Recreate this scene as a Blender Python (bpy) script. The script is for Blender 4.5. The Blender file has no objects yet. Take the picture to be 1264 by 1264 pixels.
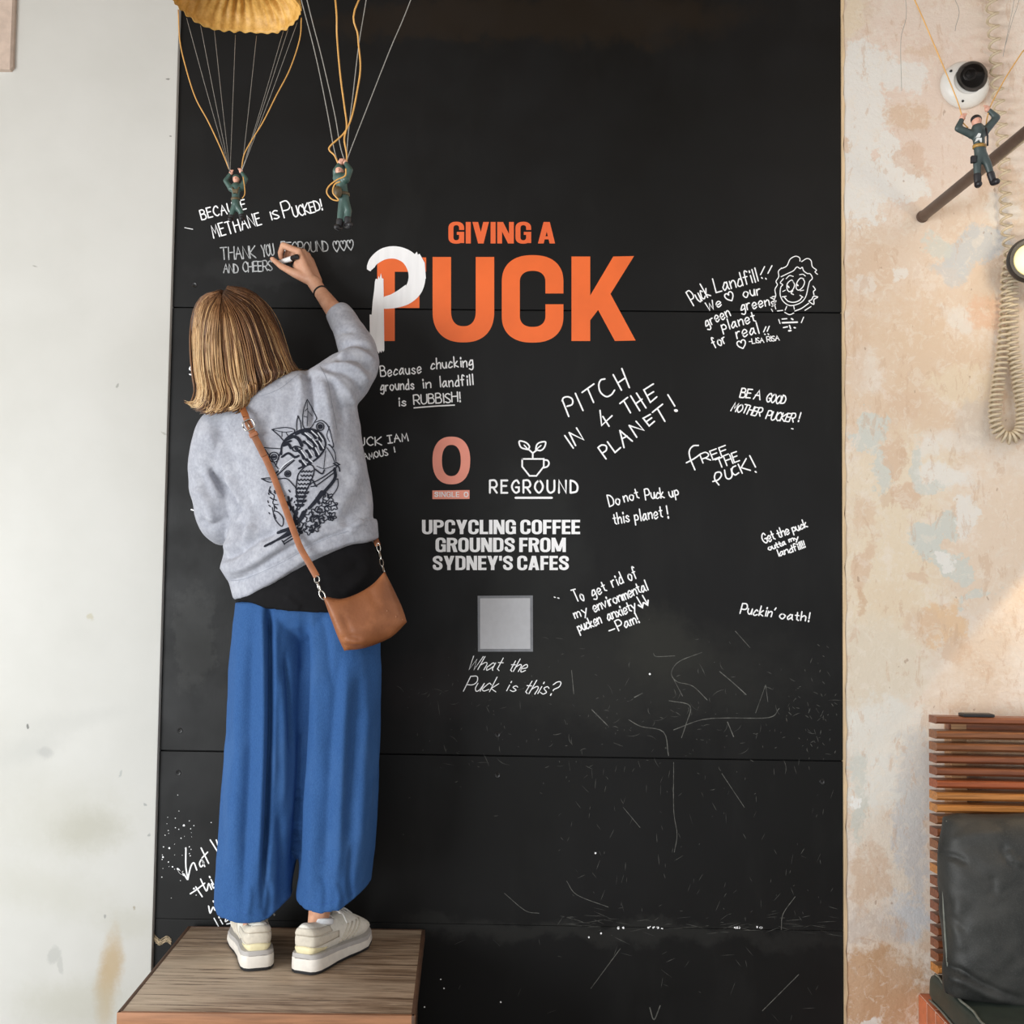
import bpy, bmesh, math, random
import numpy as np
from mathutils import Vector, Matrix
from mathutils.bvhtree import BVHTree

SC = bpy.context.scene
COL = SC.collection
rnd = random.Random(7)

# ------------------------------------------------------------------ camera
F, YAW, PIT, ROL = 1440.76, -0.018658, 0.055732, 0.012659
CAM = np.array([0.10988, -3.18914, 1.46])
XL, XR, ZS2 = -0.9, 0.948, 0.97682
ZS1 = ZS2 + 1.22
_c, _s = math.cos(YAW), math.sin(YAW)
FWD = np.array([_s*math.cos(PIT), _c*math.cos(PIT), math.sin(PIT)])
_r = np.array([_c, -_s, 0.0]); _u = np.cross(_r, FWD)
RGT = math.cos(ROL)*_r + math.sin(ROL)*_u
UPV = -math.sin(ROL)*_r + math.cos(ROL)*_u
cd = bpy.data.cameras.new('camera'); cam = bpy.data.objects.new('camera', cd); COL.objects.link(cam)
cd.sensor_width = 36.0; cd.sensor_fit = 'HORIZONTAL'; cd.lens = F/1264*36; cd.clip_start = 0.05
cam.matrix_world = Matrix(((RGT[0], UPV[0], -FWD[0], CAM[0]), (RGT[1], UPV[1], -FWD[1], CAM[1]),
                           (RGT[2], UPV[2], -FWD[2], CAM[2]), (0, 0, 0, 1)))
SC.camera = cam

# ------------------------------------------------------------------ light
SC.view_settings.view_transform = 'Standard'; SC.view_settings.look = 'None'
SC.view_settings.gamma = 1.0; SC.view_settings.use_curve_mapping = False
SC.view_settings.exposure = 0.22
wd = bpy.data.worlds.new('world'); SC.world = wd; wd.use_nodes = True
wd.node_tree.nodes['Background'].inputs[0].default_value = (0.97, 0.98, 1.0, 1)
wd.node_tree.nodes['Background'].inputs[1].default_value = 0.74

def area(name, loc, target, sx, sy, power, color, spread=180):
    l = bpy.data.lights.new(name, 'AREA'); l.shape = 'RECTANGLE'; l.size = sx; l.size_y = sy
    l.energy = power; l.color = color; l.spread = math.radians(spread)
    o = bpy.data.objects.new(name, l); COL.objects.link(o); o.location = loc
    o.rotation_euler = (Vector(target)-Vector(loc)).to_track_quat('-Z', 'Y').to_euler()
    return o
area('window_daylight', (-3.0, -3.3, 1.10), (-0.1, 0, 0.75), 2.0, 1.9, 134, (0.95, 0.98, 1.0))
area('room_downlight', (1.95, -1.25, 3.1), (1.3, 0, 1.3), 1.3, 1.0, 8, (1.0, 0.90, 0.80))

def spot(name, loc, target, power, color, angle, blend=0.15, size=0.02):
    l = bpy.data.lights.new(name, 'SPOT'); l.energy = power; l.color = color
    l.spot_size = math.radians(angle); l.spot_blend = blend; l.shadow_soft_size = size
    o = bpy.data.objects.new(name, l); COL.objects.link(o); o.location = loc
    o.rotation_euler = (Vector(target)-Vector(loc)).to_track_quat('-Z', 'Y').to_euler()
    return o

# ------------------------------------------------------------------ projection helpers
def ray(px, py):
    return FWD + RGT*((px-632.0)/F) + UPV*((632.0-py)/F)
def P(px, py, y=0.0):                       # the point of the plane Y = y seen at a pixel of the photograph
    d = ray(px, py); return CAM + d*((y-CAM[1])/d[1])
def PZ(px, py, z):
    d = ray(px, py); return CAM + d*((z-CAM[2])/d[2])
def PX(px, py, x):
    d = ray(px, py); return CAM + d*((x-CAM[0])/d[0])
def to_px(X):
    d = np.asarray(X)-CAM; z = d@FWD
    return 632+F*(d@RGT)/z, 632-F*(d@UPV)/z
def m_per_px(y): return (y-CAM[1])/F

# ------------------------------------------------------------------ materials
def srgb(r, g, b):
    return tuple((c/12.92 if c <= 0.04045 else ((c+0.055)/1.055)**2.4) for c in (r/255, g/255, b/255)) + (1.0,)
class NT:
    def __init__(s, name):
        s.m = bpy.data.materials.new(name); s.m.use_nodes = True; s.t = s.m.node_tree
        s.b = s.t.nodes['Principled BSDF']; s.N = s.t.nodes.new; s.L = s.t.links.new
        s.co = s.N('ShaderNodeTexCoord').outputs['Object']
    def noise(s, scale, detail=4, rough=0.55, vec=None, stretch=None, dist=0.0):
        n = s.N('ShaderNodeTexNoise'); n.inputs['Scale'].default_value = scale
        n.inputs['Detail'].default_value = detail; n.inputs['Roughness'].default_value = rough
        n.inputs['Distortion'].default_value = dist
        v = vec or s.co
        if stretch:
            mp = s.N('ShaderNodeMapping'); mp.inputs['Scale'].default_value = stretch; s.L(v, mp.inputs[0]); v = mp.outputs[0]
        s.L(v, n.inputs['Vector']); return n.outputs['Fac']
    def rng(s, v, a, b, c=0.0, d=1.0, smooth=True):
        n = s.N('ShaderNodeMapRange'); n.interpolation_type = 'SMOOTHSTEP' if smooth else 'LINEAR'
        for i, x in enumerate((a, b, c, d)): n.inputs[i+1].default_value = x
        s.L(v, n.inputs[0]); return n.outputs[0]
    def mix(s, f, a, b, mode='MIX'):
        n = s.N('ShaderNodeMix'); n.data_type = 'RGBA'; n.blend_type = mode
        for sock, v in ((n.inputs[0], f), (n.inputs[6], a), (n.inputs[7], b)):
            if isinstance(v, (int, float)): sock.default_value = v
            elif isinstance(v, tuple): sock.default_value = v
            else: s.L(v, sock)
        return n.outputs[2]
    def math(s, op, a, b):
        n = s.N('ShaderNodeMath'); n.operation = op
        for i, v in enumerate((a, b)):
            if isinstance(v, (int, float)): n.inputs[i].default_value = v
            else: s.L(v, n.inputs[i])
        return n.outputs[0]
    def bump(s, h, strength, dist):
        n = s.N('ShaderNodeBump'); n.inputs['Strength'].default_value = strength; n.inputs['Distance'].default_value = dist
        s.L(h, n.inputs['Height']); s.L(n.outputs[0], s.b.inputs['Normal'])
    def color(s, v):
        if isinstance(v, tuple): s.b.inputs['Base Color'].default_value = v
        else: s.L(v, s.b.inputs['Base Color'])
    def rough(s, v, spec=0.5, metal=0.0):
        if isinstance(v, (int, float)): s.b.inputs['Roughness'].default_value = v
        else: s.L(v, s.b.inputs['Roughness'])
        s.b.inputs['Specular IOR Level'].default_value = spec; s.b.inputs['Metallic'].default_value = metal

def simple(name, c, rough=0.6, var=0.12, scale=40, bump=0.0, bscale=None, metal=0.0, spec=0.5, stretch=None, sheen=0.0):
    t = NT(name); c = srgb(*c)
    n = t.noise(scale, 5, stretch=stretch)
    lo = tuple(x*(1-var) for x in c[:3])+(1,); hi = tuple(min(1, x*(1+var)) for x in c[:3])+(1,)
    t.color(t.mix(t.rng(n, 0.3, 0.7), lo, hi)); t.rough(rough, spec, metal)
    if bump: t.bump(t.noise(bscale or scale*4, 3, stretch=stretch), bump, 0.002)
    if sheen:
        t.b.inputs['Sheen Weight'].default_value = sheen; t.b.inputs['Sheen Roughness'].default_value = 0.5
    return t.m
def emit(name, c, strength):
    t = NT(name); t.color(srgb(*c)); t.b.inputs['Emission Color'].default_value = srgb(*c)
    t.b.inputs['Emission Strength'].default_value = strength; return t.m

# irregular painted patches: ellipses on a wall with ragged edges, each with its own pigment
def patches(t, base, blobs, y=0.0, rag=0.5, fine=28, spike=1.1):
    w1 = t.N('ShaderNodeTexNoise'); w1.inputs['Scale'].default_value = 7; w1.inputs['Detail'].default_value = 8
    w1.inputs['Roughness'].default_value = 0.68; t.L(t.co, w1.inputs['Vector'])
    sub = t.N('ShaderNodeVectorMath'); sub.operation = 'SUBTRACT'; t.L(w1.outputs['Color'], sub.inputs[0]); sub.inputs[1].default_value = (.5, .5, .5)
    sc = t.N('ShaderNodeVectorMath'); sc.operation = 'SCALE'; t.L(sub.outputs[0], sc.inputs[0]); sc.inputs['Scale'].default_value = rag*0.4
    ad = t.N('ShaderNodeVectorMath'); ad.operation = 'ADD'; t.L(t.co, ad.inputs[0]); t.L(sc.outputs[0], ad.inputs[1])
    hi = t.math('ADD', t.math('MULTIPLY', t.noise(fine, 8, 0.74), 1.0), 0.0)
    cur = base
    for (px, py, rx, ry, ang, col, soft, amt) in blobs:
        c = P(px, py, y); k = m_per_px(y)
        mp = t.N('ShaderNodeMapping'); mp.vector_type = 'TEXTURE'
        mp.inputs['Location'].default_value = tuple(c); mp.inputs['Rotation'].default_value = (0, math.radians(ang), 0)
        mp.inputs['Scale'].default_value = (rx*k, 5.0, ry*k); src = ad.outputs[0]
        if not isinstance(cur, tuple):          # keeps the layers in sequence
            sq = t.N('ShaderNodeVectorMath'); sq.operation = 'MULTIPLY_ADD'; t.L(cur, sq.inputs[0]); sq.inputs[1].default_value = (1e-7,)*3; t.L(ad.outputs[0], sq.inputs[2]); src = sq.outputs[0]
        t.L(src, mp.inputs[0])
        ln = t.N('ShaderNodeVectorMath'); ln.operation = 'LENGTH'; t.L(mp.outputs[0], ln.inputs[0])
        v = t.math('ADD', ln.outputs['Value'], t.math('MULTIPLY', t.math('SUBTRACT', hi, 0.5), spike))
        cur = t.mix(t.rng(v, 1.0-soft, 1.0+soft, amt, 0.0), cur, srgb(*col))
    return cur

# ------------------------------------------------------------------ mesh helpers
class MB:
    def __init__(s): s.v = []; s.f = []
    def add(s, verts, faces):
        o = len(s.v); s.v += [tuple(map(float, p)) for p in verts]; s.f += [tuple(i+o for i in f) for f in faces]; return s
    def box(s, lo, hi, bev=0.0):
        bm = bmesh.new(); bmesh.ops.create_cube(bm, size=1)
        for v in bm.verts: v.co = Vector([(lo[i]+hi[i])/2+v.co[i]*(hi[i]-lo[i]) for i in range(3)])
        if bev: bmesh.ops.bevel(bm, geom=bm.edges[:], offset=bev, segments=2, affect='EDGES', profile=0.6)
        return s.bm(bm)
    def hexa(s, pts, bev=0.0):              # eight corners: four below, four above
        bm = bmesh.new(); vs = [bm.verts.new(p) for p in pts]
        for f in ((3,2,1,0),(4,5,6,7),(0,1,5,4),(1,2,6,5),(2,3,7,6),(3,0,4,7)): bm.faces.new([vs[i] for i in f])
        if bev: bmesh.ops.bevel(bm, geom=bm.edges[:], offset=bev, segments=2, affect='EDGES', profile=0.6)
        return s.bm(bm)
    def bm(s, bm):
        bm.verts.ensure_lookup_table(); bm.verts.index_update()
        s.add([v.co[:] for v in bm.verts], [[v.index for v in f.verts] for f in bm.faces]); bm.free(); return s
    def ball(s, c, r, seg=24, rings=16, rot=None):
        bm = bmesh.new(); bmesh.ops.create_uvsphere(bm, u_segments=seg, v_segments=rings, radius=1)
        r = (r, r, r) if isinstance(r, (int, float)) else r
        for v in bm.verts:
            q = Vector((v.co.x*r[0], v.co.y*r[1], v.co.z*r[2]))
            if rot: q = rot @ q
            v.co = q+Vector(c)
        return s.bm(bm)
    def loft(s, rings, caps=True, closed=False):
        n = len(rings[0]); vs = [p for r in rings for p in r]; fs = []; m = len(rings)
        for i in range(m if closed else m-1):
            a = i*n; b = ((i+1) % m)*n
            for j in range(n): fs.append((a+j, a+(j+1) % n, b+(j+1) % n, b+j))
        if caps and not closed: fs.append(tuple(reversed(range(n)))); fs.append(tuple(range((m-1)*n, m*n)))
        return s.add(vs, fs)
    def tube(s, path, r, n=12, caps=True, flat=1.0, side=None):
        path = [np.asarray(p, float) for p in path]; m = len(path)
        rr = list(r) if hasattr(r, '__len__') else [r]*m
        T = [path[min(i+1, m-1)]-path[max(i-1, 0)] for i in range(m)]; T = [t/(np.linalg.norm(t)+1e-12) for t in T]
        u = np.asarray(side, float) if side is not None else np.array([0.3, 0.9, 0.2])
        rings = []
        for i in range(m):
            u = u-T[i]*(u@T[i])
            if np.linalg.norm(u) < 1e-6: u = np.cross(T[i], [1, 0.2, 0.1])
            u = u/np.linalg.norm(u); w = np.cross(T[i], u)
            rings.append([path[i]+rr[i]*(math.cos(a)*u*flat+math.sin(a)*w) for a in (2*math.pi*k/n for k in range(n))])
        return s.loft(rings, caps)
    def capsule(s, a, b, ra, rb, n=14):
        a = np.asarray(a, float); b = np.asarray(b, float); d = b-a; L = np.linalg.norm(d)+1e-9; d = d/L; path = []; rr = []
        for k in range(5):
            t = math.pi/2*k/4; path.append(a-d*ra*math.cos(t)); rr.append(max(ra*math.sin(t), ra*0.05))
        for k in range(5):
            t = math.pi/2*k/4; path.append(b+d*rb*math.sin(t)); rr.append(max(rb*math.cos(t), rb*0.05))
        return s.tube(path, rr, n)
    def lathe(s, c, axis, prof, n=32, caps=True):
        ax = np.asarray(axis, float); ax = ax/np.linalg.norm(ax); u = np.cross(ax, [0.1, 0.2, 1.0]); u /= np.linalg.norm(u); w = np.cross(ax, u)
        c = np.asarray(c, float)
        return s.loft([[c+ax*h+r*(math.cos(a)*u+math.sin(a)*w) for a in (2*math.pi*k/n for k in range(n))] for r, h in prof], caps)
    def mesh(s, name):
        me = bpy.data.meshes.new(name); me.from_pydata(s.v, [], s.f); me.update(); return me
    def build(s, name, mat, parent=None, smooth=True, auto=None):
        me = s.mesh(name)
        bm = bmesh.new(); bm.from_mesh(me); bmesh.ops.recalc_face_normals(bm, faces=bm.faces); bm.to_mesh(me); bm.free()
        return link(name, me, mat, parent, smooth, auto)

def link(name, me, mat, parent=None, smooth=True, auto=None):
    o = bpy.data.objects.new(name, me); COL.objects.link(o)
    if mat: me.materials.append(mat)
    if smooth:
        me.polygons.foreach_set('use_smooth', [True]*len(me.polygons))
        if auto: me.set_sharp_from_angle(angle=math.radians(auto))
    if parent:
        o.parent = parent
        if parent.type == 'EMPTY': o.matrix_parent_inverse = Matrix.Translation(-parent.location)
    return o
def thing(name, label, cat, loc, group=None):
    o = bpy.data.objects.new(name, None); COL.objects.link(o); o.location = tuple(map(float, loc)); o.empty_display_size = 0.05
    return tag(o, label, cat, group)
def tag(o, label, cat=None, group=None):
    o['label'] = label
    if cat: o['category'] = cat
    if group: o['group'] = group
    return o
def struct(o): o['kind'] = 'structure'; return o

def spline(pts, n=8, closed=False):
    p = [np.asarray(q, float) for q in pts]; m = len(p); out = []
    if m < 3 and not closed: return p
    g = (lambda i: p[i % m]) if closed else (lambda i: p[i] if 0 <= i < m else (2*p[0]-p[1] if i < 0 else 2*p[-1]-p[-2]))
    for i in range(m if closed else m-1):
        a, b, c, d = g(i-1), g(i), g(i+1), g(i+2)
        for k in range(n):
            t = k/n; out.append(0.5*(2*b+(c-a)*t+(2*a-5*b+4*c-d)*t*t+(3*b-a-3*c+d)*t**3))
    if not closed: out.append(p[-1])
    return out

def remesh(mb, voxel, smooth=4):
    me = mb.mesh('tmp'); o = bpy.data.objects.new('tmp', me); COL.objects.link(o)
    md = o.modifiers.new('r', 'REMESH'); md.mode = 'VOXEL'; md.voxel_size = voxel
    dg = bpy.context.evaluated_depsgraph_get(); m2 = bpy.data.meshes.new_from_object(o.evaluated_get(dg))
    bpy.data.objects.remove(o); bpy.data.meshes.remove(me)
    V = np.empty(len(m2.vertices)*3); m2.vertices.foreach_get('co', V); V = V.reshape(-1, 3)
    E = np.empty(len(m2.edges)*2, int); m2.edges.foreach_get('vertices', E); E = E.reshape(-1, 2)
    V = relax(V, E, smooth); m2.vertices.foreach_set('co', V.ravel()); m2.update()
    return m2
def relax(V, E, it, lam=0.5):
    deg = np.bincount(E.ravel(), minlength=len(V)).astype(float)[:, None]
    for _ in range(it):
        A = np.zeros_like(V); np.add.at(A, E[:, 0], V[E[:, 1]]); np.add.at(A, E[:, 1], V[E[:, 0]])
        V = V+lam*(A/deg-V)
    return V
def normals(me):
    N = np.empty(len(me.vertices)*3); me.vertex_normals.foreach_get('vector', N); return N.reshape(-1, 3)
def coords(me):
    V = np.empty(len(me.vertices)*3); me.vertices.foreach_get('co', V); return V.reshape(-1, 3)

def vnoise(X, seed=0):                       # smooth value noise of an (n,3) array
    rs = np.random.RandomState(seed); T = rs.rand(32, 32, 32)
    i = np.floor(X).astype(int); f = X-i; f = f*f*(3-2*f); r = 0
    for dx in (0, 1):
        for dy in (0, 1):
            for dz in (0, 1):
                w = (f[:, 0] if dx else 1-f[:, 0])*(f[:, 1] if dy else 1-f[:, 1])*(f[:, 2] if dz else 1-f[:, 2])
                r = r+w*T[(i[:, 0]+dx) % 32, (i[:, 1]+dy) % 32, (i[:, 2]+dz) % 32]
    return r-0.5
def fold(me, folds, extra=None, facing=-0.05):
    """cloth folds: (polyline in photo pixels, depth in m (+ ridge, - valley), width in px)"""
    V = coords(me); N = normals(me); px, py = to_px(V); face = np.clip((facing-N[:, 1])*3, 0, 1); H = np.zeros(len(V))
    for pts, amp, wid in folds:
        L = np.array([q[:2] for q in spline([(a, b, 0) for a, b in pts], 5)])
        D = np.full(len(V), 1e9); Tm = np.zeros(len(V)); S = len(L)-1
        for k in range(S):
            a, b = L[k], L[k+1]; d = b-a; t = np.clip(((px-a[0])*d[0]+(py-a[1])*d[1])/(d@d+1e-9), 0, 1)
            q = np.hypot(px-a[0]-t*d[0], py-a[1]-t*d[1]); m = q < D; D[m] = q[m]; Tm[m] = (k+t[m])/S
        H += amp*np.exp(-(D/wid)**2)*np.clip(np.sin(np.pi*np.clip(Tm, 0.02, 0.98))*2.2, 0, 1)
    H = H*face
    if extra is not None: H = H+extra(V, N, px, py)
    V = V+N*H[:, None]; me.vertices.foreach_set('co', V.ravel()); me.update()

def ring(L, R, yc, t, curve=None, n=36, e=2.0):
    """an elliptic section whose left and right ends stand at photo pixels L and R, in the plane Y = yc, t thick each way"""
    out = []
    for k in range(n):
        a = 2*math.pi*k/n; c, s = math.cos(a), math.sin(a)
        c = math.copysign(abs(c)**(2/e), c); s = math.copysign(abs(s)**(2/e), s)
        u = (c+1)/2; x = L[0]+(R[0]-L[0])*u
        y = np.interp(x, [q[0] for q in curve], [q[1] for q in curve]) if curve else L[1]+(R[1]-L[1])*u
        ycc = yc[0]+(yc[1]-yc[0])*u if isinstance(yc, tuple) else yc
        p = P(x, y, ycc); out.append(p+np.array([0, -s*t, 0]))
    return out

def coons(top, right, bottom, left, nu, nv):
    """grid between four curves; each curve a list of points; top/bottom run left to right, left/right run top to bottom"""
    def samp(c, n):
        c = np.array(spline(c, 10)); d = np.r_[0, np.cumsum(np.linalg.norm(np.diff(c, axis=0), axis=1))]; d /= d[-1]
        return np.array([[np.interp(t, d, c[:, k]) for k in range(3)] for t in np.linspace(0, 1, n)])
    T, B, L, R = samp(top, nu), samp(bottom, nu), samp(left, nv), samp(right, nv); G = np.zeros((nv, nu, 3))
    for j in range(nv):
        v = j/(nv-1)
        for i in range(nu):
            u = i/(nu-1)
            G[j, i] = (1-v)*T[i]+v*B[i]+(1-u)*L[j]+u*R[j]-((1-u)*(1-v)*T[0]+u*(1-v)*T[-1]+(1-u)*v*B[0]+u*v*B[-1])
    return G
def pillow(G, front, back, p=2.6):
    """a stuffed shape over a coons grid; front/back: functions (u, v, edge) -> metres"""
    nv, nu = G.shape[:2]; mb = MB(); A = []; Bk = []
    for j in range(nv):
        for i in range(nu):
            u, v = i/(nu-1), j/(nv-1); e = ((1-abs(2*u-1)**p)*(1-abs(2*v-1)**p))**0.5
            A.append(G[j, i]+np.array([0, -front(u, v, e), 0])); Bk.append(G[j, i]+np.array([0, back(u, v, e), 0]))
    q = [(j*nu+i, j*nu+i+1, (j+1)*nu+i+1, (j+1)*nu+i) for j in range(nv-1) for i in range(nu-1)]
    o = nu*nv; mb.add(A+Bk, q+[tuple(reversed([k+o for k in f])) for f in q])
    edge = [i for i in range(nu)]+[j*nu+nu-1 for j in range(1, nv)]+[(nv-1)*nu+i for i in range(nu-2, -1, -1)]+[j*nu for j in range(nv-2, 0, -1)]
    mb.f += [(edge[k], edge[k]+o, edge[(k+1) % len(edge)]+o, edge[(k+1) % len(edge)]) for k in range(len(edge))]
    return mb

# ------------------------------------------------------------------ lettering
LIFT = [0]
def lift(y):                                 # each stroke of paint lies a hair above the one below it
    LIFT[0] = (LIFT[0]+1) % 60; return y-LIFT[0]*6e-6
def ribbon(mb, pts, w, nrm=None):
    """flat stroke of width w along 3D points (w may vary)"""
    p = [np.asarray(q, float) for q in pts]; q = [p[0]]
    for a in p[1:]:
        if np.linalg.norm(a-q[-1]) > 1e-5: q.append(a)
    p = q; m = len(p)
    if m < 2: return
    ww = w if hasattr(w, '__len__') else [w]*m
    if len(ww) != m: ww = [ww[0]]*m
    NN = nrm if nrm is not None else [np.array([0, -1.0, 0])]*m
    d0 = p[1]-p[0]; d1 = p[-1]-p[-2]; d0 = d0/np.linalg.norm(d0); d1 = d1/np.linalg.norm(d1)
    p = [p[0]-d0*ww[0]*.45]+p+[p[-1]+d1*ww[-1]*.45]; ww = [ww[0]*.45]+list(ww)+[ww[-1]*.45]; NN = [NN[0]]+list(NN)+[NN[-1]]; m += 2
    vs = []
    for i in range(m):
        a = p[i]-p[i-1] if i else None; b = p[i+1]-p[i] if i < m-1 else None
        a = b if a is None else a; b = a if b is None else b
        a = a/np.linalg.norm(a); b = b/np.linalg.norm(b); t = a+b
        if np.linalg.norm(t) < 0.2: t = b
        t = t/np.linalg.norm(t); sd = np.cross(NN[i], t); sd = sd/(np.linalg.norm(sd)+1e-9)
        k = min(1.5, 1/max(0.5, abs(t@a))); vs += [p[i]+sd*ww[i]*.5*k, p[i]-sd*ww[i]*.5*k]
    mb.add(vs, [(2*i, 2*i+1, 2*i+3, 2*i+2) for i in range(m-1)])

GL = {
 'A': "03 4c 83;17 67", 'B': "03 0c;~0c 4c 6a 48 08;~08 58 75 53 03", 'C': "~7a 5c 2b 08 15 43 74", 'D': "03 0c;~0c 4b 78 64 03",
 'E': "6c 0c 03 63;08 58", 'F': "7c 0c 03;08 58", 'G': "~7a 5c 2b 08 15 43 74;74 77 47", 'H': "03 0c;73 7c;08 78", 'I': "1c 13",
 'Ī': "3c 33;0c 6c;03 63", 'K': "03 0c;7c 07 73", 'L': "0c 03 63", 'M': "03 1c 46 7c 83", 'N': "03 0c 73 7c",
 'O': "~4c 1a 07 15 43 75 88 6b 4c", 'P': "03 0c;~0c 5c 79 57 07", 'R': "03 0c;~0c 5c 79 57 07;37 73", 'S': "~6b 3c 0a 28 56 64 33 04",
 'T': "0c 8c;4c 43", 'U': "~0c 06 14 33 64 76 7c", 'W': "0c 23 4a 63 8c", 'Y': "0c 47 8c;47 43", '4': "5c 06 76;53 5b",
 '!': "1c 16;13 14", '?': "~0a 2c 5c 69 37 36;33 34", "'": "1c 0a", '-': "07 57", '.': "03 04", ',': "13 01",
 '*': "~43 16 09 1b 3b 49;~49 5b 7b 89 76 43",
 'a': "~57 38 16 05 13 34 56;58 54 63", 'b': "0c 03;~06 28 57 54 33 03", 'c': "~57 38 16 04 23 54", 'd': "~57 38 16 04 23 54;5c 53",
 'e': "~05 56 48 28 06 13 33 54", 'f': "~5b 3c 2a 23;08 48", 'g': "~57 38 16 04 24 55;~58 52 30 01", 'h': "0c 03;~06 38 57 53",
 'i': "18 13;1a 1b", 'k': "0c 03;48 05 53", 'l': "1c 13", 'm': "08 03;~06 28 37 33;~36 58 77 73", 'n': "08 03;~06 38 57 53",
 'o': "~38 17 05 23 43 66 57 38", 'p': "08 00;~07 38 56 44 04", 'r': "08 03;~06 28 48", 's': "~57 38 17 26 45 54 33 04",
 't': "2b 24 43;08 48", 'u': "~08 05 23 44 58;58 53", 'v': "08 33 68", 'w': "08 23 37 53 68", 'x': "08 53;58 03", 'y': "08 34;68 10",
}
def glyph(ch):
    out = []
    for st in GL[ch].split(';'):
        cur = st[0] == '~'; pts = [(int(a[0], 16), int(a[1], 16)-3) for a in st.lstrip('~').split()]
        if cur: pts = [tuple(q[:2]) for q in spline([(x, y, 0) for x, y in pts], 4)]
        out.append(pts)
    return out
def write(mb, text, x0, y0, x1, y1, h, w=1.6, slant=0.0, jit=0.5, y=-0.0004, gap=2.6, plane=None):
    """handwriting between two baseline points of the photograph; h = capital height in px"""
    units = []; pen = 0.0
    for ch in text:
        if ch == ' ': pen += 5.0; continue
        g = glyph(ch); wd_ = max(p[0] for s in g for p in s); units.append((g, pen)); pen += wd_+gap
    tot = max(pen-gap, 1e-3); L = math.hypot(x1-x0, y1-y0); ux, uy = (x1-x0)/L, (y1-y0)/L; vx, vy = uy, -ux
    sx = L/tot; sy = h/9.0
    for g, off in units:
        jb = rnd.uniform(-1, 1)*jit; jr = rnd.uniform(-.06, .06)*jit; js = 1+rnd.uniform(-.08, .08)*jit
        for s in g:
            pts = []; yy = lift(y)
            for (a, b) in s:
                a2 = a+b*jr*sy/sx; X = (off+a2)*sx+b*sy*slant*js; Y = b*sy*js+jb
                pts.append(P(x0+ux*X+vx*Y, y0+uy*X+vy*Y, yy))
            if len(pts) == 2 and np.linalg.norm(pts[0]-pts[1]) < 1.6*h/9*m_per_px(0): w_ = w*1.25
            else: w_ = w
            ribbon(mb, pts, w_*m_per_px(0))
    return mb
def stroke(mb, pts, w, smooth=True, y=-0.0004):
    p = [(a, b, 0) for a, b in pts]; p = spline(p, 5) if smooth and len(p) > 2 else p
    yy = lift(y); ribbon(mb, [P(a[0], a[1], yy) for a in p], w*m_per_px(0)); return mb

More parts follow.
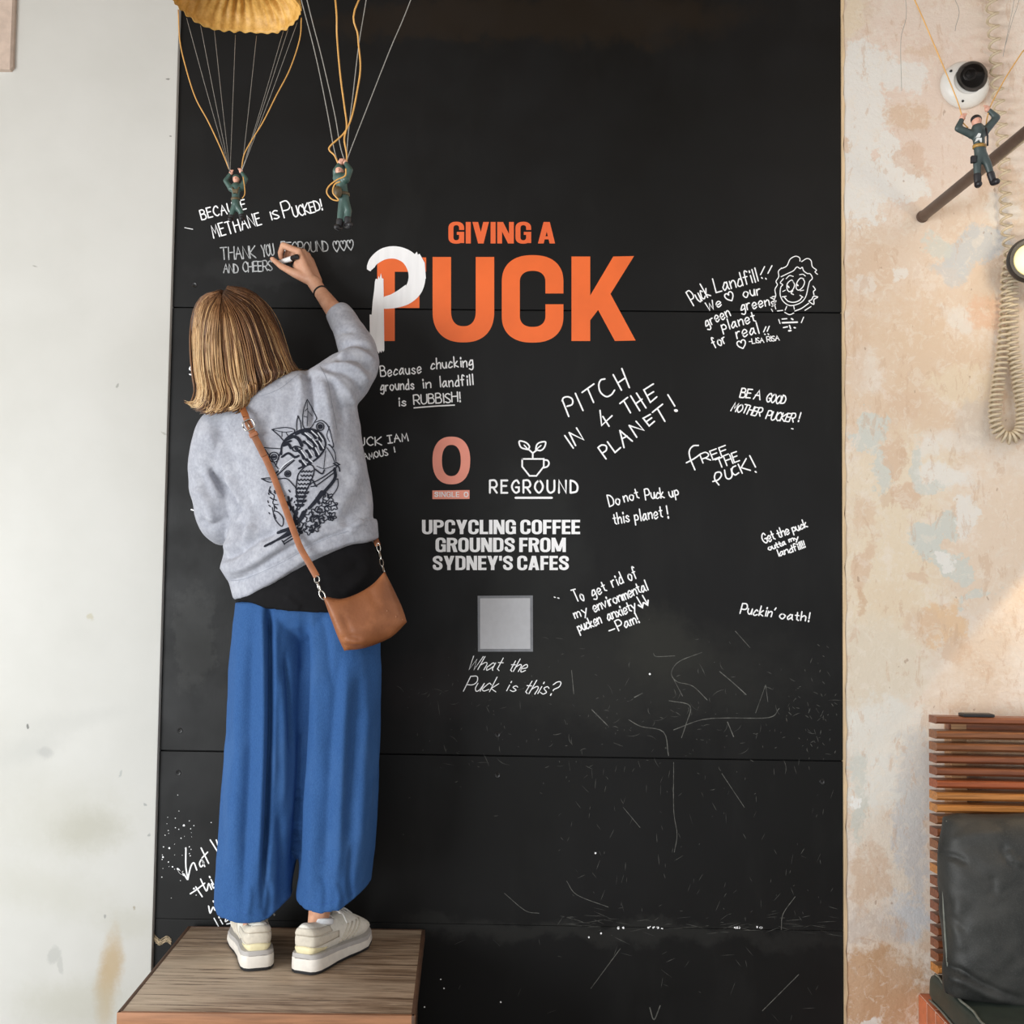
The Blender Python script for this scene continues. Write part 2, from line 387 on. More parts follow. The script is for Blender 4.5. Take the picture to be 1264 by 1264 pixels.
# heavy condensed sign capitals as polygons in a box of height 1
def sw(x0, y0, x1, y1): return [(x0, y0), (x1, y0), (x1, y1), (x0, y1)]
def sarc(cx, cy, rx, ry, w, h, a0, a1, n=14):
    out = []; E = 2.35
    def pt(a, X, Y):
        c, s = math.cos(a), math.sin(a)
        return cx+math.copysign(abs(c)**(2/E), c)*X, cy+math.copysign(abs(s)**(2/E), s)*Y
    for k in range(n):
        a, b = math.radians(a0+(a1-a0)*k/n), math.radians(a0+(a1-a0)*(k+1)/n)
        out.append([pt(a, rx, ry), pt(b, rx, ry), pt(b, rx-w, ry-h), pt(a, rx-w, ry-h)])
    return out
def par(xa, ya, xb, yb, w): return [(xa, ya), (xa+w, ya), (xb+w, yb), (xb, yb)]
def sign_glyph(ch, w=.20, h=.175):
    W = .58; r = W/2
    if ch == 'I': return [sw(0, 0, w, 1)], w
    if ch == 'L': return [sw(0, 0, w, 1), sw(0, 0, .47, h)], .47
    if ch == 'E': return [sw(0, 0, w, 1), sw(0, 0, .48, h), sw(0, 1-h, .48, 1), sw(0, .42, .45, .42+h*.95)], .48
    if ch == 'F': return [sw(0, 0, w, 1), sw(0, 1-h, .47, 1), sw(0, .40, .44, .40+h*.95)], .47
    if ch == 'U': return [sw(0, r, w, 1), sw(W-w, r, W, 1)]+sarc(r, r, r, r+.012, w, h, 180, 360), W
    if ch == 'O': return [sw(0, r, w, 1-r), sw(W-w, r, W, 1-r)]+sarc(r, r, r, r+.012, w, h, 180, 360)+sarc(r, 1-r, r, r+.012, w, h, 0, 180), W
    if ch in 'CG':
        o = [sw(0, r, w, 1-r)]+sarc(r, r, r, r+.012, w, h, 180, 360)+sarc(r, 1-r, r, r+.012, w, h, 0, 180)
        o += [sw(W-w, .63, W, 1-r)]
        o += [sw(W-w, r, W, .37)] if ch == 'C' else [sw(W-w, 0.02, W, .52), sw(.31, .40, W, .54)]
        return o, W
    if ch == 'D': return [sw(0, 0, w, 1), sw(0, 0, r, h), sw(0, 1-h, r, 1), sw(W-w, r, W, 1-r)]+sarc(r, r, r, r, w, h, 270, 360)+sarc(r, 1-r, r, r, w, h, 0, 90), W
    if ch in 'PR':
        b = .275; o = [sw(0, 0, w, 1), sw(0, 1-h, .29, 1), sw(0, 1-2*b, .29, 1-2*b+h*.95)]+sarc(.29, 1-b, .29, b, w, h, -90, 90)
        if ch == 'R': o.append(par(.37, 0, .25, .48, .22))
        return o, W
    if ch == 'N': return [sw(0, 0, w*.95, 1), sw(W+.03-w*.95, 0, W+.03, 1), par(W+.03-w*1.15, 0, 0, 1, w*1.15)], W+.03
    if ch == 'M':
        X = .80; return [sw(0, 0, w*.95, 1), sw(X-w*.95, 0, X, 1), par(X/2-.10, .05, 0, 1, .21), par(X/2-.11, .05, X-.21, 1, .21)], X
    if ch == 'A': return [par(0, 0, .205, 1, .21), par(.43, 0, .235, 1, .20), sw(.15, .19, .50, .19+h*.9)], .64
    if ch == 'V': return [par(.21, 0, 0, 1, .21), par(.20, 0, .40, 1, .21)], .61
    if ch == 'Y': return [par(.19, .34, 0, 1, .22), par(.20, .34, .40, 1, .22), sw(.205, 0, .405, .46)], .62
    if ch == 'K': return [sw(0, 0, w, 1), par(w*.9, .40, .38, 1, .235), [(.24, .56), (.40, .70), (.64, 0), (.41, 0)]], .64
    if ch == 'S':
        mb = MB(); c = spline([(.485, .70, 0), (.45, .85, 0), (.29, .915, 0), (.14, .85, 0), (.10, .72, 0), (.17, .60, 0), (.30, .515, 0), (.43, .42, 0),
                               (.48, .28, 0), (.44, .15, 0), (.29, .085, 0), (.13, .15, 0), (.095, .30, 0)], 4)
        ribbon(mb, c, .185, [np.array([0, 0, 1.0])]*len(c)); return [[mb.v[i][:2] for i in f] for f in mb.f], .58
    if ch == "'": return [sw(0, .66, .16, 1)], .16
def sign_text(mb, text, x0, y0, x1, y1, h, gap=.055, w=.19, hh=.175, y=-0.0004):
    units = []; pen = 0
    for ch in text:
        if ch == ' ': pen += .19; continue
        g, wd_ = sign_glyph(ch, w, hh); units.append((g, pen)); pen += wd_+gap
    tot = pen-gap; L = math.hypot(x1-x0, y1-y0); ux, uy = (x1-x0)/L, (y1-y0)/L; vx, vy = uy, -ux; sx = L/tot
    for g, off in units:
        for pl in g:
            yy = lift(y); pts = [P(x0+ux*(off+a)*sx+vx*b*h, y0+uy*(off+a)*sx+vy*b*h, yy) for a, b in pl]
            mb.add(pts, [tuple(range(len(pts)))])
    return mb
def flat(mb, polys, y=-0.0004):              # flat convex polygons given in photo pixels
    for pl in polys:
        yy = lift(y); mb.add([P(a, b, yy) for a, b in pl], [tuple(range(len(pl)))])
    return mb

# ================================================================== STRUCTURE
def plaster_left():
    t = NT('pale_plaster'); n = t.noise(1.6, 6); base = t.mix(t.rng(n, .3, .7), srgb(201, 200, 193), srgb(211, 210, 204))
    st = (186, 184, 168); gr = (190, 190, 184)
    bl = [(80, 1010, 70, 42, 0, st, .8, .30), (110, 1025, 36, 22, 0, (168, 165, 146), .8, .40), (60, 1100, 75, 24, 10, st, .8, .3), (160, 1140, 34, 16, 0, st, .8, .35),
          (138, 1195, 11, 40, 4, (186, 160, 118), .7, .75), (128, 1235, 10, 30, 0, (186, 160, 118), .7, .6), (90, 1240, 60, 26, 0, st, .8, .5),
          (68, 1178, 8, 9, 0, gr, .25, .9), (76, 1190, 3.5, 9, 0, gr, .25, .8), (35, 925, 40, 14, -20, gr, .8, .5), (90, 890, 60, 10, -8, gr, .8, .3),
          (55, 930, 9, 6, 0, (176, 176, 172), .6, .6), (37, 896, 2, 3, 0, (120, 120, 116), .2, .9), (204, 98, 2.2, 1, 0, (120, 118, 112), .2, .9), (209, 170, 1.4, 1, 0, (120, 118, 112), .2, .9),
          (45, 328, 3, .8, 0, (150, 148, 140), .3, .8), (142, 473, 1.8, 2.6, 20, (165, 165, 158), .3, .9), (200, 533, 4, 1, 20, (170, 170, 160), .3, .8),
          (110, 760, 3.5, 3.5, 0, (190, 184, 160), .6, .7), (130, 1130, 2, 2, 0, (150, 150, 146), .4, .8), (177, 994, 2, 2, 0, (160, 162, 158), .4, .8),
          (150, 955, 1.5, 4, 30, (176, 178, 174), .4, .8), (185, 1030, 1.5, 2, 0, (160, 162, 158), .4, .8), (168, 1120, 1.5, 2, 0, (160, 150, 130), .4, .8)]
    t.color(patches(t, base, bl, -.014, .16, 40)); t.rough(.72, .3); t.bump(t.noise(30, 5), .25, .002); return t.m

def plaster_right():
    t = NT('peeling_plaster')
    n = t.noise(5, 9, .68); base = t.mix(t.rng(n, .40, .60), srgb(222, 204, 184), srgb(232, 221, 208))
    base = t.mix(t.rng(t.noise(13, 8, .72), .53, .60, 0, .5), base, srgb(212, 184, 158))
    W = (230, 227, 220); G = (208, 209, 200); T = (217, 190, 164); TD = (206, 172, 140); C = (228, 212, 186); PK = (227, 207, 192); BL = (200, 202, 202)
    bl = [ # broad pigments
          (1150, 130, 120, 150, 0, PK, .4, .85), (1150, 330, 120, 70, 0, (222, 200, 178), .4, .8), (1130, 460, 120, 90, 0, (220, 194, 166), .4, .8), (1110, 600, 80, 60, 0, C, .4, .8),
          (1095, 720, 70, 90, 0, C, .4, .9), (1230, 660, 60, 90, 0, (226, 206, 184), .4, .9), (1080, 830, 60, 60, 0, (222, 210, 190), .4, .9),
          # white paint left near the top
          (1062, 120, 34, 75, 0, W, .14, .95), (1060, 225, 30, 60, 0, W, .12, .95), (1085, 85, 26, 20, 0, W, .16, .9), (1110, 225, 34, 26, 10, W, .14, .9), (1090, 190, 22, 26, 0, W, .14, .9),
          (1120, 95, 26, 16, 0, W, .2, .85), (1050, 20, 12, 30, 0, C, .3, .8), (1190, 25, 70, 22, 0, (228, 214, 200), .4, .7),
          (1125, 140, 30, 22, -10, T, .16, .8), (1140, 64, 26, 10, 0, T, .2, .55), (1045, 182, 6, 12, 0, T, .15, .8), (1077, 200, 6, 8, 0, PK, .15, .9), (1130, 200, 26, 20, 0, (214, 184, 160), .15, .6),
          (1206, 306, 40, 26, -20, BL, .2, .9), (1160, 302, 22, 12, 15, G, .2, .8), (1176, 334, 24, 10, 0, BL, .3, .7), (1240, 260, 20, 18, 0, W, .3, .7), (1235, 220, 30, 14, 0, T, .25, .5),
          (1075, 330, 26, 34, 0, T, .25, .6), (1104, 335, 8, 12, 0, W, .2, .7), (1066, 350, 8, 14, 0, W, .2, .5), (1220, 385, 26, 22, 0, (226, 186, 156), .3, .7), (1185, 390, 24, 14, 30, W, .3, .6), (1070, 460, 20, 30, 0, W, .35, .4),
          (1060, 420, 16, 60, 0, T, .3, .5), (1120, 500, 26, 18, 0, T, .22, .7), (1190, 480, 40, 20, 0, C, .3, .7), (1180, 540, 36, 16, 0, W, .3, .5), (1210, 520, 30, 28, 0, (212, 200, 186), .3, .7),
          (1075, 530, 16, 24, 10, G, .12, .95), (1062, 545, 18, 9, 0, G, .12, .9), (1085, 575, 12, 34, 0, G, .14, .9), (1100, 560, 14, 22, 0, T, .15, .85), (1135, 575, 10, 30, 0, G, .14, .9), (1150, 555, 12, 14, 0, W, .3, .6),
          (1118, 610, 26, 18, 0, T, .2, .9), (1064, 635, 12, 26, 0, T, .2, .6), (1170, 590, 30, 16, 0, W, .3, .8),
          (1145, 668, 22, 22, 0, G, .12, 1), (1170, 655, 12, 14, 0, G, .12, .95), (1172, 692, 26, 12, 35, G, .12, .95), (1196, 706, 10, 14, 0, G, .15, .9), (1172, 690, 10, 8, 20, W, .15, .95), (1205, 735, 26, 5, -10, G, .15, .85), (1150, 600, 20, 10, 0, G, .16, .8),
          (1190, 640, 10, 26, 0, W, .2, .8), (1135, 705, 14, 8, 0, T, .2, .7), (1068, 700, 9, 36, 14, T, .22, .8), (1062, 740, 7, 14, 0, TD, .25, .6), (1165, 765, 28, 26, 0, (226, 194, 158), .16, .9), (1140, 770, 24, 18, 0, T, .25, .6),
          (1182, 800, 16, 22, 0, T, .2, .7), (1105, 745, 30, 24, 0, (226, 208, 182), .25, .8), (1210, 830, 12, 9, 0, TD, .3, .3),
          # lower wall: white and grey wash over tan
          (1090, 905, 60, 40, 0, (228, 224, 214), .3, .95), (1080, 975, 40, 40, 0, (226, 224, 216), .2, .95), (1058, 950, 12, 26, 0, G, .25, .8), (1064, 1010, 16, 36, 0, (205, 206, 196), .2, .8), (1052, 985, 9, 12, 0, (238, 238, 234), .15, .95),
          (1095, 1060, 36, 60, 0, (228, 216, 200), .2, .9), (1080, 1080, 14, 40, 0, (214, 188, 164), .3, .8), (1128, 1040, 24, 70, 0, (206, 204, 202), .2, .9), (1120, 1130, 30, 24, 0, (206, 208, 210), .3, .9), (1130, 960, 24, 60, 0, (210, 209, 205), .25, .8), (1080, 1145, 40, 22, 0, (204, 190, 178), .3, .7),
          (1085, 1225, 60, 50, 0, (196, 158, 122), .3, .95), (1060, 1220, 12, 30, 0, TD, .3, .8), (1110, 1200, 20, 16, 0, (208, 176, 146), .3, .7), (1060, 1090, 12, 40, 0, (212, 184, 158), .3, .7), (1075, 1262, 16, 6, 0, W, .2, .9)]
    n3 = t.noise(26, 9, .78, dist=.8); n4 = t.noise(17, 9, .76, stretch=(1.6, 1, .6), dist=.5)
    c = patches(t, base, bl, 0.0, .46, 34, 1.9)
    c = t.mix(t.rng(n3, .53, .58, 0, .4), c, srgb(232, 222, 207)); c = t.mix(t.rng(n4, .56, .60, 0, .42), c, srgb(205, 174, 146)); c = t.mix(t.rng(t.noise(9, 9, .75), .55, .60, 0, .35), c, srgb(236, 226, 214))
    chips = t.rng(t.noise(60, 4, .6), .66, .70, 0, .75); c = t.mix(t.math('MULTIPLY', chips, t.rng(t.noise(4, 3), .48, .56)), c, srgb(232, 222, 206))
    sp = t.rng(t.noise(45, 2, .5, stretch=(1, 1, .6)), .72, .74, 0, .5); c = t.mix(sp, c, srgb(160, 130, 108))
    t.color(c); t.rough(.8, .2)
    h = t.math('ADD', t.math('MULTIPLY', t.noise(22, 8, .65), 1.0), t.math('MULTIPLY', t.noise(110, 4, .6), .35)); t.bump(h, .6, .006); return t.m

M = {}
M['wall_pale'] = plaster_left(); M['wall_peel'] = plaster_right()
M['floor'] = simple('floor_concrete', (116, 110, 102), .6, .15, 3, .2)
M['ceiling'] = simple('ceiling_paint', (150, 124, 98), .8, .05, 2)
M['trim_wood'] = simple('raw_edge', (218, 192, 154), .7, .2, 60, .3, stretch=(1, 1, .1))
M['pink_plaster'] = simple('pink_plaster', (196, 176, 160), .8, .1, 30, .3)

struct(MB().box((-3.4, -4.2, -.08), (3.0, .3, 0)).build('floor', M['floor'], smooth=False))
struct(MB().box((-3.4, -2.7, 3.25), (3.0, .3, 3.33)).build('ceiling', M['ceiling'], smooth=False))
struct(MB().box((-3.0, -.014, 0), (XL-.001, .2, 3.25), .006).build('wall_left', M['wall_pale'], auto=40))
struct(MB().box((XR+.0095, 0, 0), (2.9, .2, 3.25)).build('wall_right', M['wall_peel'], smooth=False))
mb = MB()
zz = np.linspace(.0, 3.25, 90)
mb.loft([[(XR+.002, .1, z), (XR+.002, -.004, z), (XR+.0095+.002*math.sin(z*37)+.0015*math.sin(z*91), -.003, z), (XR+.0105, .1, z)] for z in zz])
struct(mb.build('trim_1', M['trim_wood'], smooth=False))
a = P(-60, 0, -.03); b = P(14.5, 86, -.03)
mb = MB().loft([[(a[0], 0, z), (a[0], -.032, z), (b[0]-.005, -.032, z), (b[0]+dx, -.026, z), (b[0]+dx, 0, z)] for z, dx in ((b[2], -.006), (b[2]+.01, .001), (b[2]+.03, .0), (3.25, 0.0))])
struct(mb.build('trim_2', M['pink_plaster'], smooth=False))

# ================================================================== MESSAGE BOARD
t = NT('black_board_paint')
n1 = t.noise(1.7, 3, .5); n2 = t.noise(5, 6, .6, stretch=(1, 1, .35))
c = t.mix(t.rng(n1, .35, .65), srgb(17, 17, 16), srgb(22, 22, 22)); c = t.mix(t.rng(n2, .52, .66, 0, .35), c, srgb(31, 31, 30))
c = patches(t, c, [(238, 790, 26, 60, 0, (50, 50, 48), .2, .5), (330, 330, 90, 22, 0, (36, 36, 36), .3, .6), (700, 20, 210, 34, 0, (36, 28, 19), .35, .8), (520, 30, 120, 22, 0, (34, 27, 20), .3, .8),
                   (780, 830, 190, 60, 0, (40, 40, 37), .5, .6), (660, 680, 60, 110, 0, (36, 37, 36), .4, .6), (820, 800, 40, 40, 0, (47, 47, 42), .5, .5), (530, 850, 60, 40, 0, (35, 30, 30), .4, .5), (700, 1150, 330, 11, 0, (40, 40, 38), .6, .7)], 0, .5, 18)
t.color(c); t.L(t.rng(t.noise(6, 6), .3, .7, .40, .56), t.b.inputs['Roughness']); t.b.inputs['Specular IOR Level'].default_value = .22
t.bump(t.noise(220, 2, stretch=(1, 1, .12)), .08, .001); M['board'] = t.m
M['ink'] = simple('white_paint_marker', (252, 253, 253), .5, .03, 50)
M['ink_faint'] = simple('worn_white_marker', (176, 178, 178), .6, .35, 90)
M['orange'] = simple('orange_vinyl', (240, 108, 44), .45, .05, 8)
M['orange_edge'] = simple('orange_vinyl_small', (236, 104, 52), .45, .05, 8)
M['coral'] = simple('coral_vinyl', (250, 160, 138), .5, .04, 12)
M['white_vinyl'] = simple('white_vinyl', (252, 252, 252), .45, .02, 10)
M['brush'] = simple('white_brush_paint', (248, 247, 246), .5, .04, 60, stretch=(1, 1, .1))
M['scuff'] = simple('dull_scuff', (66, 66, 62), .8, .5, 60); M['scratch'] = simple('chalky_scratch', (88, 88, 83), .8, .5, 60)
M['screw'] = simple('black_screw', (30, 30, 30), .4, .1, 50)
M['dark_gap'] = simple('dark_gap', (10, 10, 10), .9, .1, 10)
M['sticker'] = simple('grey_sticker', (126, 128, 132), .5, .1, 60)
M['sticker_in'] = simple('pale_sticker_face', (190, 191, 194), .5, .03, 60)
M['fleck'] = simple('raw_fibre', (168, 150, 122), .9, .4, 120)

board = thing('message_board', 'tall black painted board covered in white handwriting and orange lettering', 'board', ((XL+XR)/2, 0, 0))
MB().box((XL, .012, 0), (XR, .06, 3.25)).build('backing', M['dark_gap'], board, False)
ZS3 = P(800, 1145)[2]; g = .0018
lv = [0, ZS3, ZS2, ZS1, 3.25]
sheets = []
for i in range(4):
    gg = g if i != 1 else g
    lo = lv[i]+(g if i else 0); hi = lv[i+1]-(g if i < 3 else 0)
    if i == 0: hi += .0013
    if i == 1: lo -= .0013
    sheets.append(MB().box((XL, 0, lo), (XR, .012, hi), .0009).build('board_sheet', M['board'], board, False))
for (px, py, k) in ((222, 902, 2), (220, 954, 1), (614, 907, 2), (614, 957, 1), (240, 352, 3), (1015, 965, 1), (236, 354, 3)):
    if px == 236: continue
    c = P(px, py); s_ = MB().lathe(c+np.array([0, .003, 0]), (0, -1, 0), [(.0075, 0), (.0075, .0035), (.0062, .0048), (.0040, .0042), (.0025, .0036), (.0012, .0020)], 24)
    s_.build('screw', M['screw'], sheets[k], True, 30)

def part(mb, name, mat, parent, label=None):
    o = mb.build(name, mat, parent, False)
    if label: o['label'] = label
    return o
# printed sign
sl = part(MB().add([], []), 'slogan', None, board) if False else None
def C1(x, y): return 440+x/3.511, 250+y/3.511
def poly1(pts): return [C1(*p) for p in pts]
slog = part(sign_text(MB(), 'GIVING A', 553.5, 300.5, 685.5, 300.5, 26.5, .06, .185, .16), 'slogan_line', M['orange_edge'], board, 'small orange words GIVING A')
u = MB()
def disk_strip(mb, cx, cy, rx, ry, w, h, a0, a1, n=40, e=2.25):
    q = sarc(cx, cy, rx, ry, w, h, a0, a1, n); flat(mb, [poly1(p) for p in q])
flat(u, [poly1([(330, 236), (410, 236), (410, 470), (330, 470)]), poly1([(517, 236), (597, 236), (597, 470), (517, 470)])])
disk_strip(u, 463.5, 470, 133.5, 136, 80, 70, 0, 180); part(u, 'letter', M['orange'], board, 'large orange letter U')
u = MB(); flat(u, [poly1([(630, 345), (708, 345), (708, 490), (630, 490)]), poly1([(819, 340), (897, 340), (897, 394), (819, 394)]), poly1([(819, 441), (897, 441), (897, 490), (819, 490)])])
disk_strip(u, 763.5, 345, 133.5, 117, 78, 68, 180, 360); disk_strip(u, 763.5, 490, 133.5, 117, 78, 68, 0, 180); part(u, 'letter', M['orange'], board, 'large orange letter C')
u = MB(); flat(u, [poly1([(932, 234), (1013, 234), (1013, 600), (932, 600)]), poly1([(1013, 403), (1113, 234), (1203, 232), (1101, 396), (1013, 510)]), poly1([(1040, 452), (1101, 396), (1210, 598), (1120, 600)])])
part(u, 'letter', M['orange'], board, 'large orange letter K')
u = MB(); flat(u, [poly1([(90, 238), (166, 238), (166, 600), (90, 600)]), poly1([(166, 238), (302, 238), (302, 300), (166, 300)]), poly1([(166, 395), (273, 395), (273, 457), (166, 457)])])
part(u, 'letter', M['orange'], board, 'large orange letter F painted over with white')
u = MB()
arc = [(58, 281), (78, 250), (120, 222), (172, 217), (222, 238), (254, 282), (262, 330), (248, 375), (214, 408), (172, 424), (140, 432), (118, 437)]
wid = [30, 42, 52, 56, 62, 70, 74, 74, 70, 66, 58, 50]
c3 = spline([(a_, b_, w_) for (a_, b_), w_ in zip(arc, wid)], 8)
ribbon(u, [P(*C1(q[0], q[1]), -.0016) for q in c3], [q[2]/3.511*m_per_px(0) for q in c3])
stem = [(80, 342), (84, 330), (92, 333), (96, 318), (101, 330), (106, 306), (110, 328), (117, 330), (119, 470), (121, 640), (116, 648), (112, 640), (107, 652), (102, 643), (97, 655), (92, 645), (86, 648), (66, 590), (58, 590), (57, 485), (66, 486), (70, 430), (77, 380)]
u.add([P(*C1(*q), -.0020) for q in stem], [tuple(range(len(stem)))])
tip = [(47, 270), (55, 252), (75, 240), (90, 262), (78, 282), (68, 284), (62, 298), (52, 294)]
u.add([P(*C1(*q), -.0019) for q in tip], [tuple(range(len(tip)))])
u.add([P(*C1(*q), -.0021) for q in ((150, 398), (178, 382), (214, 356), (216, 400), (170, 425), (122, 440), (120, 408))], [tuple(range(7))])
u.add([P(*C1(*q), -.0022) for q in ((245, 232), (262, 213), (266, 226), (274, 222), (296, 262), (301, 330), (280, 340))], [tuple(range(7))])
part(u, 'painted_letter', M['brush'], board, 'white brush-painted letter P over the orange letter')
# round emblem
def C2(x, y): return 440+x/4.213, 510+y/4.213
u = MB(); flat(u, [[C2(*p) for p in q] for q in sarc(493.5, 246, 98, 124, 49, 43, 0, 360, 60)]); part(u, 'emblem', M['coral'], board, 'coral pink letter O emblem')
u = MB(); flat(u, [[C2(395, 402), C2(588, 400), C2(588, 446), C2(395, 447)]]); bar = part(u, 'emblem_bar', M['coral'], board, 'coral strip reading SINGLE O')
u = MB(); sign_text(u, 'SINGLE', *C2(405, 436), *C2(535, 436), 6.4, .12, .13, .12, -.001); flat(u, [[C2(a_, b_) for a_, b_ in q] for q in sarc(570, 423, 12, 14, 5, 5, 0, 360, 20)], -.001)
part(u, 'emblem_text', M['white_vinyl'], bar)
# cup emblem
u = MB(); wl = 2.0
def st2(pts, w=wl, smooth=False): stroke(u, [C2(*p) for p in pts], w, smooth)
st2([(862, 238), (974, 238), (974, 278), (936, 326), (900, 326), (862, 278), (862, 238)]); st2([(974, 243), (994, 246), (1001, 262), (992, 278), (970, 284)], wl, True)
st2([(917, 236), (917, 208), (940, 190)], 2.0); st2([(917, 208), (895, 188)], 2.0)
st2([(894, 190), (856, 178), (847, 146), (880, 152), (899, 172), (894, 190)], 1.9, True); st2([(894, 190), (872, 166)], 1.5)
st2([(932, 190), (938, 165), (955, 152), (983, 150), (977, 178), (958, 194), (932, 190)], 1.9, True); st2([(932, 190), (960, 168)], 1.5)
part(u, 'cup_emblem', M['white_vinyl'], board, 'white outline cup with two leaves')
u = MB(); write(u, 'REGROUND', *C2(694, 414), *C2(1150, 414), 15.2, 2.4, 0, 0, gap=4.6); stroke(u, [C2(827, 440), C2(1016, 440)], 2.7, False)
part(u, 'sign_line', M['white_vinyl'], board, 'thin white capitals REGROUND with underline')
for txt, (a0, b0), (a1, b1) in (('UPCYCLING COFFEE', (341, 629), (1163, 629)), ('GROUNDS FROM', (411, 722), (1089, 722)), ("SYDNEY'S CAFES", (396, 816), (1105, 816))):
    u = MB(); sign_text(u, txt, *C2(a0, b0), *C2(a1, b1), 17.6, .055, .195, .165); part(u, 'sign_line', M['white_vinyl'], board, 'bold white capitals '+txt)
u = MB(); flat(u, [[C2(630, 950), C2(917, 948), C2(918, 1240), C2(632, 1240)]], -.0006); stk = part(u, 'sticker', M['sticker'], board, 'square grey sticker below the white slogan')
u = MB(); flat(u, [[C2(643, 963), C2(903, 962), C2(904, 1226), C2(643, 1226)]], -.0010); part(u, 'sticker_face', M['sticker_in'], stk)

# handwriting: (label, material, [lines], extra strokes)
def note(label, lines, extra=(), mat='ink'):
    u = MB()
    for ln in lines: write(u, *ln[:6], **(ln[6] if len(ln) > 6 else {}))
    for pts, w, sm in extra: stroke(u, pts, w*.84, sm)
    return part(u, 'handwritten_note', M[mat], board, label)
def cr(ox, oy, k): return lambda pts: [(ox+a_/k, oy+b_/k) for a_, b_ in pts]
note('white note BECAUSE METHANE IS PUCKED near the parachute toys', [('BECAUSE', 249, 271, 304, 258, 12), ('METHANE', 264, 294, 323, 277, 15), ('IS', 335, 272, 345, 269, 10), ('P', 351, 269, 361, 266, 19), ('UCKED!', 363, 268, 398, 259, 13, dict(gap=1.6))], [([(228, 281), (238, 283)], 1, False)])
note('faint white note THANK YOU REGROUND with three hearts, being written', [('THANK', 273, 321, 316, 318, 15, dict(w=1.41, gap=1.6)), ('YOU', 324, 317, 339, 315, 14, dict(w=1.41, gap=1.4)), ('REGROUND', 347, 312, 405, 310, 13, dict(w=1.32, gap=1.5)), ('***', 412, 311, 437, 308, 14, dict(w=1.32, gap=1.0)), ('AND', 276, 337, 294, 337, 11, dict(w=1.41, gap=1.4)), ('CHEERS', 300, 336, 336, 334, 12, dict(w=1.41, gap=1.4))], mat='ink_faint')
note('white letter stroke beside the left side of the hair', [], [([(243, 449), (237, 451), (234, 456), (241, 458), (240, 463), (234, 462)], 2.0, True)])
note('white stroke end beside the left sleeve', [], [([(236, 629), (246, 632)], 2.0, False)])
note('white note Because chucking grounds in landfill is RUBBISH', [('Because', 470, 464.5, 520, 460.5, 13, dict(w=1.50)), ('chucking', 532, 456, 584, 452, 13), ('grounds', 470, 483, 511, 480, 12.5), ('in', 522, 479.5, 532, 478.5, 12), ('landfill', 543, 478, 584, 475, 13), ('is', 492, 501.5, 501, 501, 11), ('RUBBISH!', 511, 499.5, 568, 495.5, 11.5, dict(gap=1.8))], [([(511, 503.5), (535, 501.5), (561, 500)], 1.9, True)])
note('white note ending UCK I AM FAMOUS beside the sweatshirt', [('PUCK', 432, 551, 471, 549, 10, dict(w=1.58)), ('ĪAM', 479, 547, 504, 544, 9.5, dict(w=1.58)), ('FAMOUS', 444, 569.5, 479, 561.5, 7.5, dict(w=1.41)), ('!', 485, 558.5, 487.5, 558, 6.5, dict(w=1.41))])
P3 = cr(680, 440, 7.022)
note('white note PITCH IN 4 THE PLANET in spaced capitals', [], [(P3(p), 2.3, s) for p, s in (
    ([(100, 380), (155, 520)], 0), ([(98, 385), (110, 358), (150, 350), (186, 372), (184, 415), (140, 432)], 1), ([(212, 320), (278, 468)], 0), ([(270, 312), (373, 238)], 0), ([(318, 278), (370, 398)], 0),
    ([(468, 195), (432, 205), (415, 250), (430, 310), (480, 348), (525, 330), (552, 292)], 1), ([(540, 158), (612, 292)], 0), ([(615, 105), (680, 270)], 0), ([(580, 230), (645, 185)], 0),
    ([(120, 686), (194, 794)], 0), ([(158, 660), (214, 772)], 0), ([(158, 660), (284, 722), (222, 620)], 0),
    ([(426, 468), (440, 598), (530, 514)], 0), ([(450, 520), (504, 604)], 0),
    ([(598, 408), (665, 355)], 0), ([(632, 385), (690, 488)], 0), ([(692, 342), (770, 470)], 0), ([(742, 318), (824, 446)], 0), ([(735, 410), (790, 370)], 0),
    ([(888, 238), (806, 290), (862, 398), (918, 350)], 0), ([(832, 342), (890, 306)], 0),
    ([(408, 790), (478, 888)], 0), ([(408, 790), (440, 768), (478, 776), (480, 812), (446, 838)], 1), ([(490, 740), (556, 832), (604, 790)], 0), ([(598, 642), (634, 790)], 0), ([(598, 642), (706, 734)], 0), ([(618, 712), (660, 690)], 0),
    ([(678, 598), (744, 700)], 0), ([(678, 598), (806, 640), (738, 562)], 0), ([(862, 502), (800, 536), (852, 602), (898, 562)], 0), ([(826, 566), (874, 532)], 0), ([(880, 484), (968, 414)], 0), ([(922, 450), (988, 562)], 0),
    ([(1014, 332), (1074, 430)], 0), ([(1080, 464), (1088, 474)], 0))] + [(P3([(1078, 468), (1090, 470)]), 4.2, False)])
